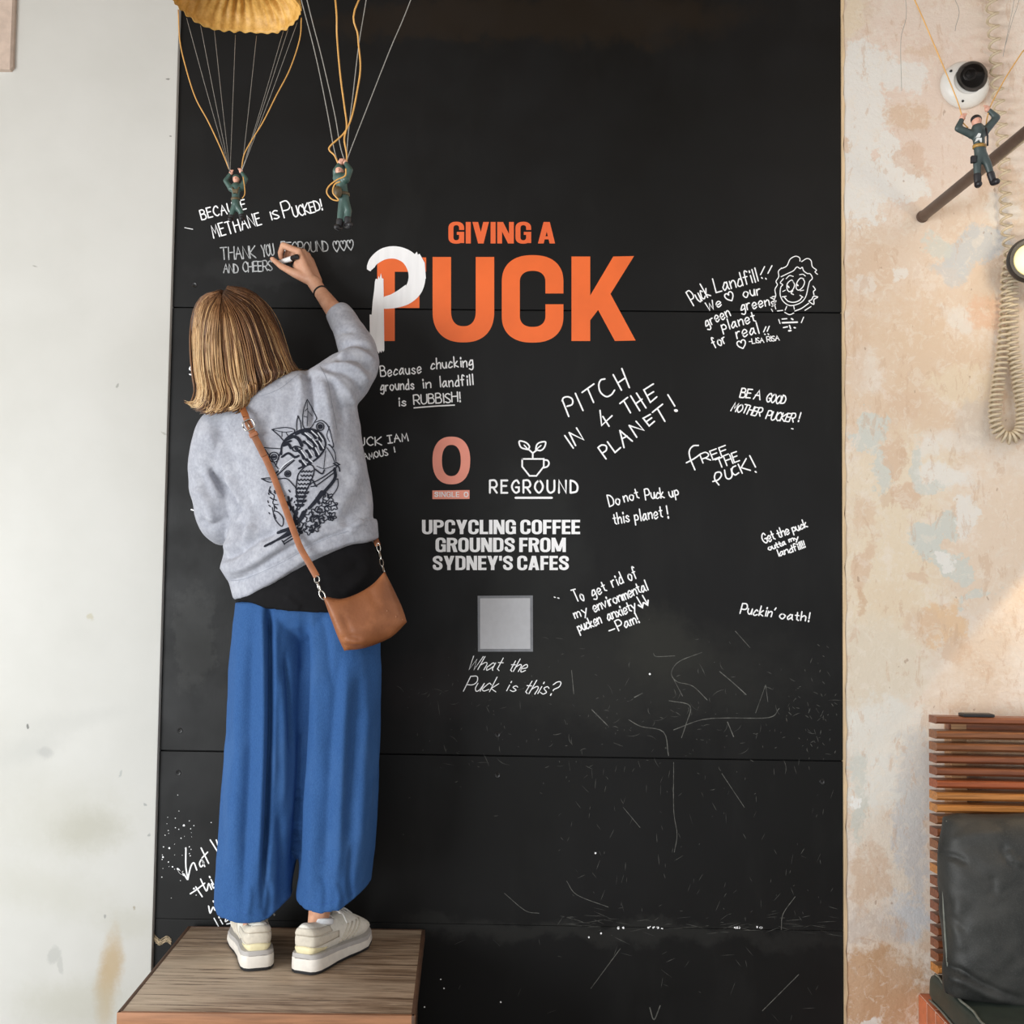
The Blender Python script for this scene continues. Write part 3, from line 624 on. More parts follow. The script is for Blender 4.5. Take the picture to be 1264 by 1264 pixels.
note('white note Puck Landfill we love our green planet', [('Puck', 856, 377, 877, 364.5, 19, dict(gap=2)), ('Landfill', 884, 361, 936, 347, 17, dict(gap=2)), ('We', 874, 384, 891, 377.5, 11), ('*', 899, 374, 908, 369, 12), ('our', 918, 367.5, 939, 363.5, 13), ('green', 872, 403.5, 902, 389.5, 13), ('green', 915, 384, 950, 376.5, 13), ('planet', 892, 408, 933, 397, 13), ('for', 882, 430, 897, 423, 13), ('real', 910, 418, 937, 411, 14)],
     [(P_, 1.8, False) for P_ in (cr(820, 300, 6.019)([(745, 175), (715, 235)]), cr(820, 300, 6.019)([(800, 168), (770, 225)]), cr(820, 300, 6.019)([(722, 256), (728, 262)]), cr(820, 300, 6.019)([(752, 262), (758, 268)]), cr(820, 300, 6.019)([(755, 622), (738, 660)]), cr(820, 300, 6.019)([(780, 618), (764, 655)]), cr(820, 300, 6.019)([(745, 676), (750, 680)]), cr(820, 300, 6.019)([(770, 674), (776, 680)]))])
note('small white signature with a heart under the landfill note', [('*', 912, 431.5, 922, 428, 11, dict(w=1.58)), ('-LISA', 925, 424.5, 943, 422.5, 6, dict(w=1.14, gap=1.4)), ('RISA', 947, 422, 962, 420, 6, dict(w=1.14, gap=1.4))])
P4 = cr(820, 300, 6.019)
note('white doodle of a smiling face with curly hair', [], [(P4(p), w, s) for p, w, s in (
    ([(868, 250), (920, 225), (960, 205), (985, 178), (1010, 190), (1025, 180), (1035, 205), (1060, 225), (1085, 230), (1100, 262), (1080, 285), (1070, 320), (1050, 400), (1010, 445), (940, 465), (890, 440), (862, 390), (865, 330), (880, 310), (862, 295), (885, 265)], 1.4, 1),
    ([(870, 190), (910, 170), (935, 120), (975, 98), (1005, 110), (1008, 135)], 1.4, 1), ([(1020, 138), (1060, 115), (1090, 130), (1100, 175), (1130, 200), (1120, 215), (1138, 232)], 1.4, 1), ([(872, 185), (848, 210), (850, 250), (830, 285), (840, 310), (822, 345), (828, 390), (815, 430), (828, 490)], 1.4, 1),
    ([(960, 290), (945, 275), (915, 300), (912, 340), (930, 362), (955, 345), (968, 310), (955, 285)], 1.5, 1), ([(1035, 265), (1010, 262), (985, 295), (980, 335), (1000, 350), (1030, 325), (1042, 290), (1030, 265)], 1.5, 1),
    ([(918, 320), (926, 330)], 2.2, 0), ([(985, 308), (993, 316)], 2.2, 0), ([(905, 265), (930, 242), (958, 248)], 1.3, 1), ([(1005, 235), (1030, 232), (1048, 245)], 1.3, 1), ([(955, 355), (942, 372), (960, 383)], 1.5, 1),
    ([(875, 400), (905, 395)], 1.5, 0), ([(890, 400), (920, 432), (965, 440), (1005, 425), (1025, 400)], 1.6, 1), ([(1008, 388), (1030, 402)], 1.5, 0), ([(880, 360), (900, 350)], 1.2, 0), ([(1010, 355), (1035, 350)], 1.2, 0),
    ([(910, 470), (898, 498)], 1.4, 0), ([(962, 470), (966, 492)], 1.4, 0), ([(895, 515), (930, 532), (962, 520)], 1.4, 1), ([(840, 505), (880, 500)], 1.4, 0), ([(970, 505), (1020, 485), (1072, 448)], 1.6, 1), ([(1045, 500), (1090, 472)], 1.4, 0),
    ([(1105, 320), (1122, 345), (1108, 360), (1112, 385)], 1.5, 1), ([(1140, 400), (1110, 395), (1095, 420), (1075, 432), (1110, 455), (1112, 420), (1138, 405)], 1.6, 1), ([(790, 405), (820, 425), (815, 460), (795, 440), (830, 430), (800, 470), (825, 455)], 1.6, 1), ([(795, 490), (805, 508)], 1.3, 0), ([(800, 400), (822, 395)], 1.5, 0),
    ([(850, 568), (860, 598)], 1.5, 0), ([(1035, 550), (1018, 592)], 1.5, 0), ([(875, 565), (910, 562)], 1.8, 0), ([(945, 562), (955, 568)], 2.4, 0), ([(878, 592), (988, 588)], 2.4, 0), ([(885, 628), (915, 622)], 2, 0), ([(930, 612), (938, 636)], 2, 0), ([(965, 628), (973, 630)], 2.2, 0), ([(925, 652), (940, 650)], 2.6, 0))])
note('white note BE A GOOD MOTHER PUCKER', [('BE', 913, 490, 926, 491, 11, dict(w=1.67, slant=.2, gap=1.6)), ('A', 930, 492, 938, 493, 11, dict(w=1.67, slant=.2)), ('GOOD', 945, 496, 968, 499, 11, dict(w=1.67, slant=.2, gap=1.2)), ('MOTHER', 902, 507, 938, 514, 10.5, dict(w=1.58, slant=.25, gap=1.2)), ('PUCKER', 945, 517, 979, 521.5, 10.5, dict(w=1.58, slant=.25, gap=1.0)), ('!', 982, 520, 985.5, 520, 11, dict(w=1.58, slant=.3))], [([(977, 529), (979, 529.5)], 1.6, False)])
P5 = cr(830, 460, 6.653)
note('white note FREE THE PUCK on the right of the board', [('REE', 868, 572, 899, 560, 11.5, dict(gap=2)), ('THE', 887, 578.5, 913, 569, 11.5, dict(gap=1.8))], [(P5(p), 2.1, s) for p, s in (
    ([(214, 598), (170, 602), (140, 640), (145, 700), (185, 798)], 1), ([(115, 740), (180, 705), (235, 665)], 1), ([(345, 850), (350, 880), (382, 922)], 1), ([(332, 894), (375, 880), (402, 845), (392, 818), (358, 822), (345, 850)], 1), ([(428, 800), (440, 860), (468, 872), (490, 845), (482, 790)], 1),
    ([(520, 765), (494, 780), (490, 815), (515, 840), (545, 822)], 1), ([(540, 752), (574, 826)], 0), ([(606, 706), (565, 780), (640, 802)], 0), ([(635, 682), (682, 775)], 0), ([(680, 812), (688, 818)], 0))])
note('white note Do not Puck up this planet', [('Do', 752.5, 625.5, 766, 622, 14, dict(w=1.58)), ('not', 771, 620, 789, 615, 13, dict(w=1.58)), ('Puck', 797, 617, 820, 614, 13, dict(w=1.58, gap=2)), ('up', 827, 614.5, 838, 612, 13, dict(w=1.58)), ('this', 758, 647, 777, 644, 14, dict(w=1.58)), ('planet', 784, 643.5, 818, 638.5, 14, dict(w=1.58)), ('!', 821.5, 639.5, 825, 639, 15, dict(w=1.67))])
note('white note To get rid of my environmental pucken anxiety', [('To', 711, 743, 722, 740, 15, dict(slant=-.15)), ('get', 732, 737, 749, 729, 13), ('rid', 757, 725, 770, 719.5, 14), ('of', 777, 717, 787, 713, 15), ('my', 710, 763, 726, 757, 12), ('environmental', 734, 755.5, 800, 728, 13, dict(w=1.67, gap=1.8)), ('pucken', 715, 780, 743, 769, 13, dict(w=1.67, gap=1.8)), ('anxiety', 751, 766, 786, 752, 13, dict(w=1.67, gap=1.8)), ('-', 752, 779.5, 759, 777, 3), ('Pam!', 764, 779, 789, 768, 13, dict(gap=1.8))],
     [([(786, 737), (793, 749)], 1.9, False), ([(788, 747), (793, 750), (794, 744)], 2.4, False), ([(793, 735), (799, 745)], 1.9, False), ([(795, 744), (799.5, 747), (800, 741)], 2.4, False), ([(684, 737), (685.5, 737.5)], 1.5, False), ([(688.5, 738), (690, 738.5)], 1.5, False)])
note('tiny white note Get the puck outta my landfill', [('Get', 943, 671, 957, 665.5, 12, dict(gap=2)), ('the', 961, 664, 975, 659, 11, dict(gap=1.8)), ('puck', 979, 657, 997, 650.5, 10, dict(w=1.58, gap=1.8)), ('outta', 949, 679.5, 970, 672, 7, dict(w=1.58, gap=1.4)), ('my', 974.5, 669.5, 986, 665.5, 6, dict(w=1.58, gap=1.4)), ('landfill!!', 961, 687, 994, 675.5, 8.5, dict(w=1.50, gap=1.2))])
note("white note Puckin' oath near the right edge", [("Puckin'", 913.5, 757, 955, 762, 12, dict(slant=.12, gap=2.2)), ('oath!', 962, 763, 998, 767, 11, dict(slant=.05, gap=2.4))])
note('thin slanted white note What the Puck is this, below the sticker', [('What', 576, 826, 616, 827.5, 17, dict(w=1.14, slant=.5, gap=1.2)), ('the', 627, 828.5, 648, 829, 15, dict(w=1.14, slant=.5, gap=1.4)), ('Puck', 572, 853, 612, 853.5, 18, dict(w=1.14, slant=.5, gap=1.2)), ('is', 624, 853, 636, 853.5, 13, dict(w=1.14, slant=.5)), ('this?', 645, 855.5, 684, 858, 17, dict(w=1.14, slant=.5, gap=1.4))])
P6 = cr(180, 900, 5.058)
note('white note What the, cut off by the left trouser leg', [('is', 262, 1093, 276, 1086, 12, dict(w=1.58)), ('ith', 266, 1121, 284, 1112, 10, dict(w=1.50)), ('lig', 268, 1144, 286, 1134, 11, dict(w=1.32))], [(P6(p), w, s) for p, w, s in (
    ([(198, 872), (225, 905), (205, 885), (238, 912)], 2.6, 1), ([(238, 905), (262, 938), (250, 860), (250, 742)], 2.0, 1), ([(262, 938), (280, 860), (300, 835), (318, 880)], 2.0, 1), ([(345, 815), (335, 840), (345, 860), (362, 838), (352, 818), (368, 858)], 2.0, 1), ([(345, 742), (392, 838)], 2.0, 0), ([(350, 805), (386, 768)], 2.0, 0), ([(402, 692), (450, 768)], 2.0, 0), ([(440, 692), (458, 740), (480, 720)], 2.0, 1),
    ([(278, 1028), (320, 1000), (368, 962)], 2.0, 1), ([(312, 985), (352, 1046)], 2.0, 0), ([(342, 936), (378, 1010), (392, 965), (410, 1000)], 2.0, 1), ([(410, 965), (424, 992), (440, 970)], 2.0, 1), ([(392, 1105), (402, 1148), (420, 1112), (434, 1130), (450, 1100)], 2.0, 1), ([(300, 992), (304, 998)], 1.6, 0))])
# scuffs and splatter in the paint
u = MB(); rs = random.Random(11)
def scuff(px, py, L, ang, w, bend=0.0):
    a_ = math.radians(ang); n_ = 4; pts = []
    for k in range(n_+1):
        s_ = (k/n_-.5)*L; pts.append((px+math.cos(a_)*s_-math.sin(a_)*bend*L*(1-(2*k/n_-1)**2), py+math.sin(a_)*s_+math.cos(a_)*bend*L*(1-(2*k/n_-1)**2)))
    ps = [P(x_, y_, -.0002) for x_, y_ in pts]; ribbon(u, ps, [max(.1, w*(1-abs(2*k/n_-1)**2))*m_per_px(0) for k in range(n_+1)])
for _ in range(260):
    x_ = rs.uniform(480, 1030) if rs.random() < .6 else rs.gauss(760, 110); y_ = rs.gauss(890, 45)
    if 470 < x_ < 1033 and abs(y_-935) > 2: scuff(x_, y_, rs.choice([2, 3, 4, 6, 9, 16])*rs.uniform(.6, 1.2), rs.choice([rs.uniform(-30, 30), rs.uniform(60, 120), rs.uniform(0, 180)]), rs.uniform(.35, 1.0), rs.uniform(-.15, .15))
for _ in range(60):
    x_ = rs.gauss(1005, 18); y_ = rs.gauss(875, 35)
    if x_ < 1034: scuff(x_, y_, rs.uniform(2, 8), rs.gauss(80, 40), rs.uniform(.4, 1.3))
for _ in range(120): scuff(rs.uniform(690, 1030), rs.uniform(940, 1140), rs.uniform(2, 14), rs.gauss(90, 30), rs.uniform(.3, .8))
for _ in range(70): scuff(rs.uniform(690, 1032), rs.gauss(1142, 9), rs.uniform(3, 24), rs.gauss(0, 12), rs.uniform(.3, .8))
for _ in range(26): scuff(rs.uniform(560, 1030), rs.uniform(1160, 1262), rs.uniform(3, 18), rs.uniform(0, 180), rs.uniform(.3, .7))
part(u, 'scuff_marks', M['scuff'], board)['kind'] = 'stuff'; u = MB()
C8 = cr(700, 750, 3.611)
for pts, w in (([(600, 200), (500, 240), (465, 290), (490, 330), (560, 350), (625, 412)], .9), ([(465, 300), (515, 395)], .7), ([(680, 285), (740, 335), (798, 388)], 1.1), ([(750, 105), (815, 178)], .8), ([(455, 415), (548, 438), (530, 520), (510, 580)], 1.0), ([(475, 545), (600, 500), (720, 492), (900, 490), (945, 450)], .9), ([(275, 500), (330, 530), (430, 555), (452, 660)], 1.0), ([(110, 455), (180, 525)], 1.1), ([(20, 280), (30, 385)], .8), ([(385, 205), (400, 218), (480, 215)], .8), ([(300, 400), (335, 382)], 1.2), ([(715, 510), (742, 575)], 1.1), ([(475, 690), (475, 900), (490, 1010), (478, 1090)], .7), ([(690, 740), (790, 890)], .7), ([(885, 345), (840, 470)], .6), ([(885, 345), (895, 420)], .6), ([(250, 890), (325, 980)], .6)):
    stroke(u, C8(pts), w, True, -.0002)
C9 = cr(520, 1000, 2.34)
for pts, w in (([(420, 205), (450, 245), (540, 280)], .7), ([(240, 240), (300, 290), (340, 298)], .7), ([(575, 400), (490, 515)], .8), ([(1080, 250), (1045, 300), (1040, 345)], .8), ([(1090, 475), (985, 580)], .8), ([(660, 570), (672, 605), (690, 565)], 1.3)):
    stroke(u, C9(pts), w, True, -.0002)
part(u, 'long_scratches', M['scratch'], board)['kind'] = 'stuff'
u = MB()
def speck(x_, y_, r_):
    c_ = P(x_, y_, -.0003); k_ = m_per_px(0)*r_; o_ = [c_+np.array([math.cos(q)*k_*rs.uniform(.7, 1.2), 0, math.sin(q)*k_*rs.uniform(.7, 1.2)]) for q in np.linspace(0, 2*math.pi, 9)[:-1]]
    u.add(o_, [tuple(range(8))])
for _ in range(46): speck(rs.gauss(216, 14)+4, rs.gauss(1048, 28), rs.uniform(.3, .8)) if True else None
for x_, y_, r_ in ((227, 1019, 1.4), (201, 1058, 1.2), (209, 1047, 1.2), (213, 1070, 1), (735, 1053, 1.2), (618, 1237, 1.3), (548, 1220, 1), (742, 1152, 1.2), (727, 1157, 1.1), (544, 1209, .9), (802, 832, 1.3), (524, 1243, 1)): speck(x_, y_, r_)
for x_ in (764, 803, 812, 907, 911, 937): 
    for k in range(4): speck(x_+rs.uniform(-4, 6), 1145+rs.uniform(-1.5, 1.5), rs.uniform(.6, 1.5))
part(u, 'paint_splatter', M['ink'], board)['kind'] = 'stuff'
u = MB(); pts = spline([(190, 1157, 0), (197, 1163, 0), (206, 1159, 0), (211, 1163, 0)], 6)
for k in range(14):
    dy = rs.uniform(-3.5, 3.5); q = [P(a_[0]+rs.uniform(-1, 1), a_[1]+dy+rs.uniform(-.8, .8), -.002) for a_ in pts]; u.tube(q, .0006, 5)
part(u, 'torn_edge', M['fleck'], board, 'torn pale fibres at the left edge of the board')

# ================================================================== WOODEN BOX
t = NT('weathered_wood')
gr = t.noise(3.2, 8, .62, stretch=(1.2, 14, 14), dist=.6); g2 = t.noise(11, 5, .6, stretch=(.9, 16, 16))
c = t.mix(t.rng(gr, .34, .62), srgb(112, 88, 66), srgb(188, 164, 138)); c = t.mix(t.rng(g2, .48, .60, 0, .7), c, srgb(152, 128, 104), 'MIX')
c = t.mix(t.rng(t.noise(1.4, 3, stretch=(1, 2, 1)), .42, .62, 0, .6), c, srgb(206, 188, 164)); c = t.mix(t.rng(t.noise(4, 6, .7, stretch=(1, 30, 30)), .56, .61, 0, .75), c, srgb(70, 50, 36))
t.color(c); t.rough(.55, .4); t.bump(gr, .25, .003); M['wood_top'] = t.m
M['wood_edge'] = simple('raw_wood_edge', (152, 106, 74), .6, .25, 30, .2, stretch=(.2, 3, 3))
M['wood_dark'] = simple('brown_wood_edge', (92, 66, 48), .6, .25, 40, .2, stretch=(2, .3, 2))
TZ = P(380, 1146, -.02)[2]
cA, cB, cC, cD = PZ(232, 1143.5, TZ), PZ(525, 1146.5, TZ), PZ(512.5, 1254.5, TZ), PZ(144, 1250.5, TZ)
for q in (cA, cB): q[1] = min(q[1], -.012)
mid = (cA+cB+cC+cD)/4; th = .022
box = thing('wooden_box', 'low weathered grey-brown wooden box the person stands on', 'box', (mid[0], mid[1], 0))
def dz(p, z): return np.array([p[0], p[1], z])
def inset(k): return [p+(mid-p)*k for p in (cD, cC, cB, cA)]
tp = inset(.022); MB().hexa([dz(p, TZ-th) for p in tp]+[dz(p, TZ) for p in tp], .0012).build('top_board', M['wood_top'], box, True, 30)
def lip(p, q, w, mat, nm):
    d = (q-p)/np.linalg.norm(q-p); n_ = np.array([-d[1], d[0], 0]); 
    if n_@(mid-p) < 0: n_ = -n_
    pts = [p, q, q+n_*w, p+n_*w]; o_ = MB().hexa([dz(x_, TZ-th-.004) for x_ in pts]+[dz(x_, TZ+.001) for x_ in pts], .002).build(nm, mat, box, True, 30); return o_
lip(cD, cC, .011, M['wood_edge'], 'front_edging')['label'] = 'raw light brown front edge strip'
lip(cA, cD, .009, M['wood_dark'], 'edging'); lip(cC, cB, .009, M['wood_dark'], 'edging'); lip(cB, cA, .006, M['wood_dark'], 'edging')
sp_ = inset(.05)
for i in range(4):
    p, q = sp_[i], sp_[(i+1) % 4]; d = (q-p)/np.linalg.norm(q-p); n_ = np.array([-d[1], d[0], 0]); n_ = n_ if n_@(mid-p) > 0 else -n_
    pts = [p, q, q+n_*.018, p+n_*.018]; MB().hexa([dz(x_, 0) for x_ in pts]+[dz(x_, TZ-th-.001) for x_ in pts], .001).build('side_panel', M['wood_dark'], box, True, 30)

# ================================================================== PERSON
skin = NT('skin'); n = skin.noise(35, 5); skin.color(skin.mix(skin.rng(n, .3, .7), srgb(196, 142, 112), srgb(214, 164, 134))); skin.rough(.5, .4)
skin.b.inputs['Subsurface Weight'].default_value = .08; skin.b.inputs['Subsurface Radius'].default_value = (.01, .004, .002); skin.b.inputs['Subsurface Scale'].default_value = 1.0
skin.bump(skin.noise(240, 3), .12, .0008); M['skin'] = skin.m
t = NT('heather_grey_fleece'); h1 = t.noise(150, 4, .7, stretch=(1, 1, .8)); h2 = t.noise(520, 3, .7); h3 = t.noise(30, 5, .65)
c = t.mix(t.rng(h1, .3, .7), srgb(154, 156, 165), srgb(174, 176, 184)); c = t.mix(t.rng(h2, .55, .75, 0, .4), c, srgb(132, 134, 142)); c = t.mix(t.rng(h3, .45, .68, 0, .35), c, srgb(204, 206, 212))
t.color(c); t.rough(.9, .15); t.bump(h2, .25, .0012); t.b.inputs['Sheen Weight'].default_value = .15; M['fleece'] = t.m
t = NT('blue_linen'); h1 = t.noise(900, 2, .5, stretch=(1, 1, .2)); h2 = t.noise(14, 5, .6, stretch=(1, 1, .4)); h3 = t.noise(700, 2, .5, stretch=(.2, 1, 1.2))
c = t.mix(t.rng(h1, .3, .7), srgb(44, 80, 130), srgb(55, 93, 144)); c = t.mix(t.rng(h2, .45, .7, 0, .3), c, srgb(72, 108, 156)); c = t.mix(t.rng(h3, .6, .75, 0, .2), c, srgb(88, 124, 172))
t.color(c); t.rough(.85, .15); t.bump(t.math('ADD', h1, h3), .22, .001); M['linen'] = t.m
M['black_cloth'] = simple('black_jersey', (16, 15, 17), .85, .15, 60, .15, 300, spec=.2)
M['print_ink'] = simple('dark_print_ink', (40, 42, 50), .9, .2, 160, spec=.1)
M['print_white'] = simple('pale_print_ink', (206, 209, 215), .9, .1, 160, spec=.1)
M['elastic'] = simple('black_elastic', (14, 14, 15), .7, .1, 200)

base = P(350, 1190, -.3); base[2] = TZ
person = thing('person', 'person from behind in grey sweatshirt and wide blue trousers, writing on the black board', 'person', base)

# --- body: one continuous surface
mb = MB()
HC = P(287, 420, -.25)
mb.ball(HC, (.074, .094, .112), rot=Matrix.Rotation(math.radians(-8), 3, 'Y'))
Rh = Matrix.Rotation(math.radians(-8), 3, 'Y')
def hd(x, y, z): return HC+np.array(Rh @ Vector((x, y, z)))
mb.ball(hd(0, .055, -.062), (.045, .045, .042)); mb.capsule(hd(0, .088, .012), hd(0, .106, -.018), .008, .013)      # jaw, nose
mb.capsule(hd(-.02, .094, -.052), hd(.02, .094, -.052), .008, .008); mb.ball(hd(0, .085, .03), (.05, .018, .014))                                                # lips, brow
for s_ in (-1, 1): mb.ball(hd(s_*.076, .0, -.012), (.008, .017, .03)); mb.ball(hd(s_*.03, .082, .008), .0115)              # ears, eyes
mb.capsule(hd(0, -.01, -.07), P(330, 505, -.29), .052, .058)
tors = [((300, 492), (378, 470), .06), ((270, 512), (420, 480), .075), ((276, 545), (438, 530), .085), ((290, 600), (446, 590), .09), ((300, 650), (450, 640), .080), ((306, 700), (452, 692), .072), ((312, 728), (446, 722), .062), ((330, 742), (430, 738), .04)]
mb.loft([ring(a_, b_, -.285, t_, n=24) for a_, b_, t_ in tors])
for (hx, hy), (kx, ky), (ax, ay), (hx2, hy2) in (((330, 800), (322, 975), (314, 1124), (312, 1148)), ((426, 800), (412, 975), (395, 1120), (391, 1150))):
    mb.capsule(P(hx*.8+376*.2, 725, -.285), P(hx, hy, -.285), .058, .062); mb.capsule(P(hx, hy, -.285), P(kx, ky, -.28), .062, .046); mb.capsule(P(kx, ky, -.28), P(ax, ay, -.30), .044, .028); mb.capsule(P(ax, ay, -.30), P(hx2, hy2, -.30), .0275, .024)
SH = P(405, 485, -.29); EL = P(446, 447, -.235); WR = P(395, 360, -.085)
mb.capsule(SH, EL, .05, .041); mb.capsule(EL, P(416, 388, -.14), .04, .0255); mb.capsule(P(416, 388, -.14), WR, .0255, .0185)
SHL = P(268, 528, -.29); ELL = P(266, 640, -.27); HL = P(300, 630, -.10)
mb.capsule(SHL, ELL, .046, .038); mb.capsule(ELL, HL, .036, .024)
for k in range(5):                            # left hand, resting low in front of the body
    a_ = HL+np.array([.008*k-.012, .02, .006*k-.012]); mb.capsule(HL, a_+np.array([.0, .04, 0]), .015, .011); mb.capsule(a_+np.array([0, .04, 0]), a_+np.array([.012, .062, .018]), .0085, .007)
# right hand round the pen: wrist to knuckles, then bent fingers
mb.capsule(WR, P(388, 349, -.078), .0188, .0195)
KN = [P(368.5, 310.5, -.078), P(374, 311.5, -.062), P(379, 315.5, -.050), P(383, 321.5, -.042)]
W1 = [P(383, 345, -.082), P(385, 345, -.074), P(388, 346, -.066), P(391, 347, -.060)]
for a_, b_ in zip(W1, KN): mb.capsule(a_, b_, .0150, .0108)
mb.capsule((W1[0]+W1[1])/2, P(368, 326, -.072), .015, .0125)
mb.capsule(KN[0], P(349.5, 302.5, -.062), .0098, .0088); mb.capsule(P(349.5, 302.5, -.062), P(346.2, 312, -.046), .0084, .0078); mb.capsule(P(346.2, 312, -.046), P(347, 319, -.034), .0078, .0066)
mb.capsule(P(380, 344, -.080), P(362, 336.5, -.078), .0158, .0118); mb.capsule(P(362, 336.5, -.078), P(347, 328.5, -.062), .0112, .0088); mb.capsule(P(347, 328.5, -.062), P(336, 319.5, -.044), .0086, .0066)
for kk, (p1, p2) in zip(KN[1:], ((P(357, 305.5, -.036), P(353, 318, -.018)), (P(364, 309, -.026), P(358, 322, -.012)), (P(372, 317, -.022), P(364, 328, -.011)))):
    mb.capsule(kk, p1, .0096, .0085); mb.capsule(p1, p2, .0083, .0068)
me = remesh(mb, .0027, 2)
link('body', me, M['skin'], person)
# thumb and index nails
u = MB(); 
for a_, r_ in ((P(336.5, 320, -.0505), (.0042, .0016, .0052)),): u.ball(a_, r_, 12, 8)
M['nail'] = simple('nail', (226, 178, 156), .3, .04, 60); u.build('thumb_nail', M['nail'], person)
bw = P(396, 362, -.088); ax_ = (P(410, 380, -.13)-WR); u = MB(); ax_ = ax_/np.linalg.norm(ax_)
bc = WR+(P(416, 388, -.14)-WR)*.04; uu = np.cross(ax_, [0, 1, 0]); uu /= np.linalg.norm(uu); vv = np.cross(ax_, uu)
pts = [bc+.0198*(math.cos(a_)*uu+math.sin(a_)*vv) for a_ in np.linspace(0, 2*math.pi, 40)]
u.tube(pts, .0024, 8); o = u.build('hair_tie', M['elastic'], person); o['label'] = 'thin black elastic round the right wrist'

# --- trousers
mb = MB(); yc = -.285
mb.loft([ring(L, R, yc, t_, cv) for L, R, t_, cv in (((296, 728), (466, 700), .085, None), ((293, 742), (468, 735), .096, None), ((290, 762), (469, 757), .096, None), ((289, 775), (469, 770), .084, None), ((294, 790), (464, 786), .05, None))])
hl_ = [(267, 1115), (278, 1122), (300, 1126.5), (335, 1126.5), (350, 1114), (361, 1103)]; hr_ = [(368, 1106), (376, 1112), (400, 1116), (428, 1111), (447, 1099), (457, 1087)]
def up_(c_, d_): return [(x_, y_-d_) for x_, y_ in c_]
legs = (((292, 744), (380, 742), .088, None), ((289, 770), (381, 770), .100, None), ((284, 830), (381, 830), .106, None), ((281.5, 900), (379.5, 900), .106, None), ((277, 960), (376, 960), .104, None), ((272.5, 1020), (371, 1020), .102, None), ((269, 1060), (364.5, 1060), .10, None), ((266.5, 1090), (361, 1085), .098, None), ((266, 0), (360, 0), .096, up_(hl_, 8)), ((266, 0), (361, 0), .095, hl_), ((268, 0), (359, 0), .092, hl_)), \
       (((377, 742), (468, 738), .086, None), ((376, 770), (469.5, 768), .100, None), ((373, 830), (471, 830), .104, None), ((372.5, 900), (470, 900), .104, None), ((370.5, 960), (467.5, 960), .102, None), ((368, 1020), (464, 1020), .10, None), ((368.5, 1055), (461, 1050), .098, None), ((369, 1082), (459, 1066), .096, None), ((367.5, 0), (457.5, 0), .094, up_(hr_, 8)), ((367.5, 0), (457.5, 0), .093, hr_), ((369.5, 0), (455, 0), .090, hr_))
for lg in legs: mb.loft([ring(a_, b_, yc, t_, cv, n=44, e=2.05) for a_, b_, t_, cv in lg])
me = remesh(mb, .0040, 3)
fl = [([(378, 752), (377, 838), (372, 930), (367, 1020), (364, 1095)], -.016, 3.5), ([(331.5, 742), (333, 800), (333, 900), (329, 1020), (324, 1120)], -.017, 3.6), ([(324, 740), (326, 820), (325, 930), (319, 1080)], .011, 5.5), ([(312, 760), (308, 860), (303, 980), (298, 1100)], -.005, 6), ([(339, 760), (338, 860), (336, 980)], .004, 6),
      ([(352, 808), (357, 870), (359, 930)], -.006, 3), ([(346, 830), (350, 900), (350, 1000)], .004, 5), ([(300, 800), (294, 930), (288, 1080)], .004, 9), ([(310, 900), (304, 1020), (300, 1120)], -.004, 6), ([(345, 1000), (348, 1070), (346, 1130)], -.005, 5), ([(384, 760), (390, 840), (392, 960)], .006, 8),
      ([(420, 800), (412, 880), (404, 990), (400, 1090)], -.006, 7), ([(428, 815), (424, 900), (420, 1010), (414, 1110)], .006, 7), ([(445, 830), (436, 930), (430, 1060)], -.007, 7), ([(455, 860), (448, 960), (444, 1060)], .004, 6), ([(385, 960), (386, 1040), (384, 1110)], .004, 7),
      ([(436, 1040), (432, 1085), (436, 1115)], -.005, 4), ([(395, 1080), (402, 1100), (400, 1125)], -.003, 4), ([(330, 1085), (334, 1110), (330, 1136)], -.0035, 4), ([(305, 1090), (308, 1110), (304, 1132)], .003, 4), ([(410, 1085), (418, 1105), (414, 1124)], .003, 4), ([(398, 760), (404, 800), (408, 850)], -.004, 5)]
def tro(V, N, px, py):
    low = np.clip((py-1085)/40, 0, 1)
    return vnoise(V*np.array([26, 26, 9]), 3)*.006+vnoise(V*np.array([60, 60, 30]), 5)*.0018+low*vnoise(V*np.array([70, 70, 18]), 8)*.005
fold(me, [(a_, b_*1.5, c_) for a_, b_, c_ in fl], tro); V_ = coords(me); E_ = np.empty(len(me.edges)*2, int); me.edges.foreach_get('vertices', E_); a_, b_ = to_px(V_); m_ = np.clip(1-np.abs(a_-np.interp(b_, [740, 900, 1100], [377, 375, 365]))/9, 0, 1)*np.clip((1085-b_)/30, 0, 1)
V_ = V_+(relax(V_, E_.reshape(-1, 2), 25)-V_)*np.minimum(1, m_*2)[:, None]; me.vertices.foreach_set('co', V_.ravel()); me.update()
tr = link('trousers', me, M['linen'], person); tr['label'] = 'wide blue linen trousers'
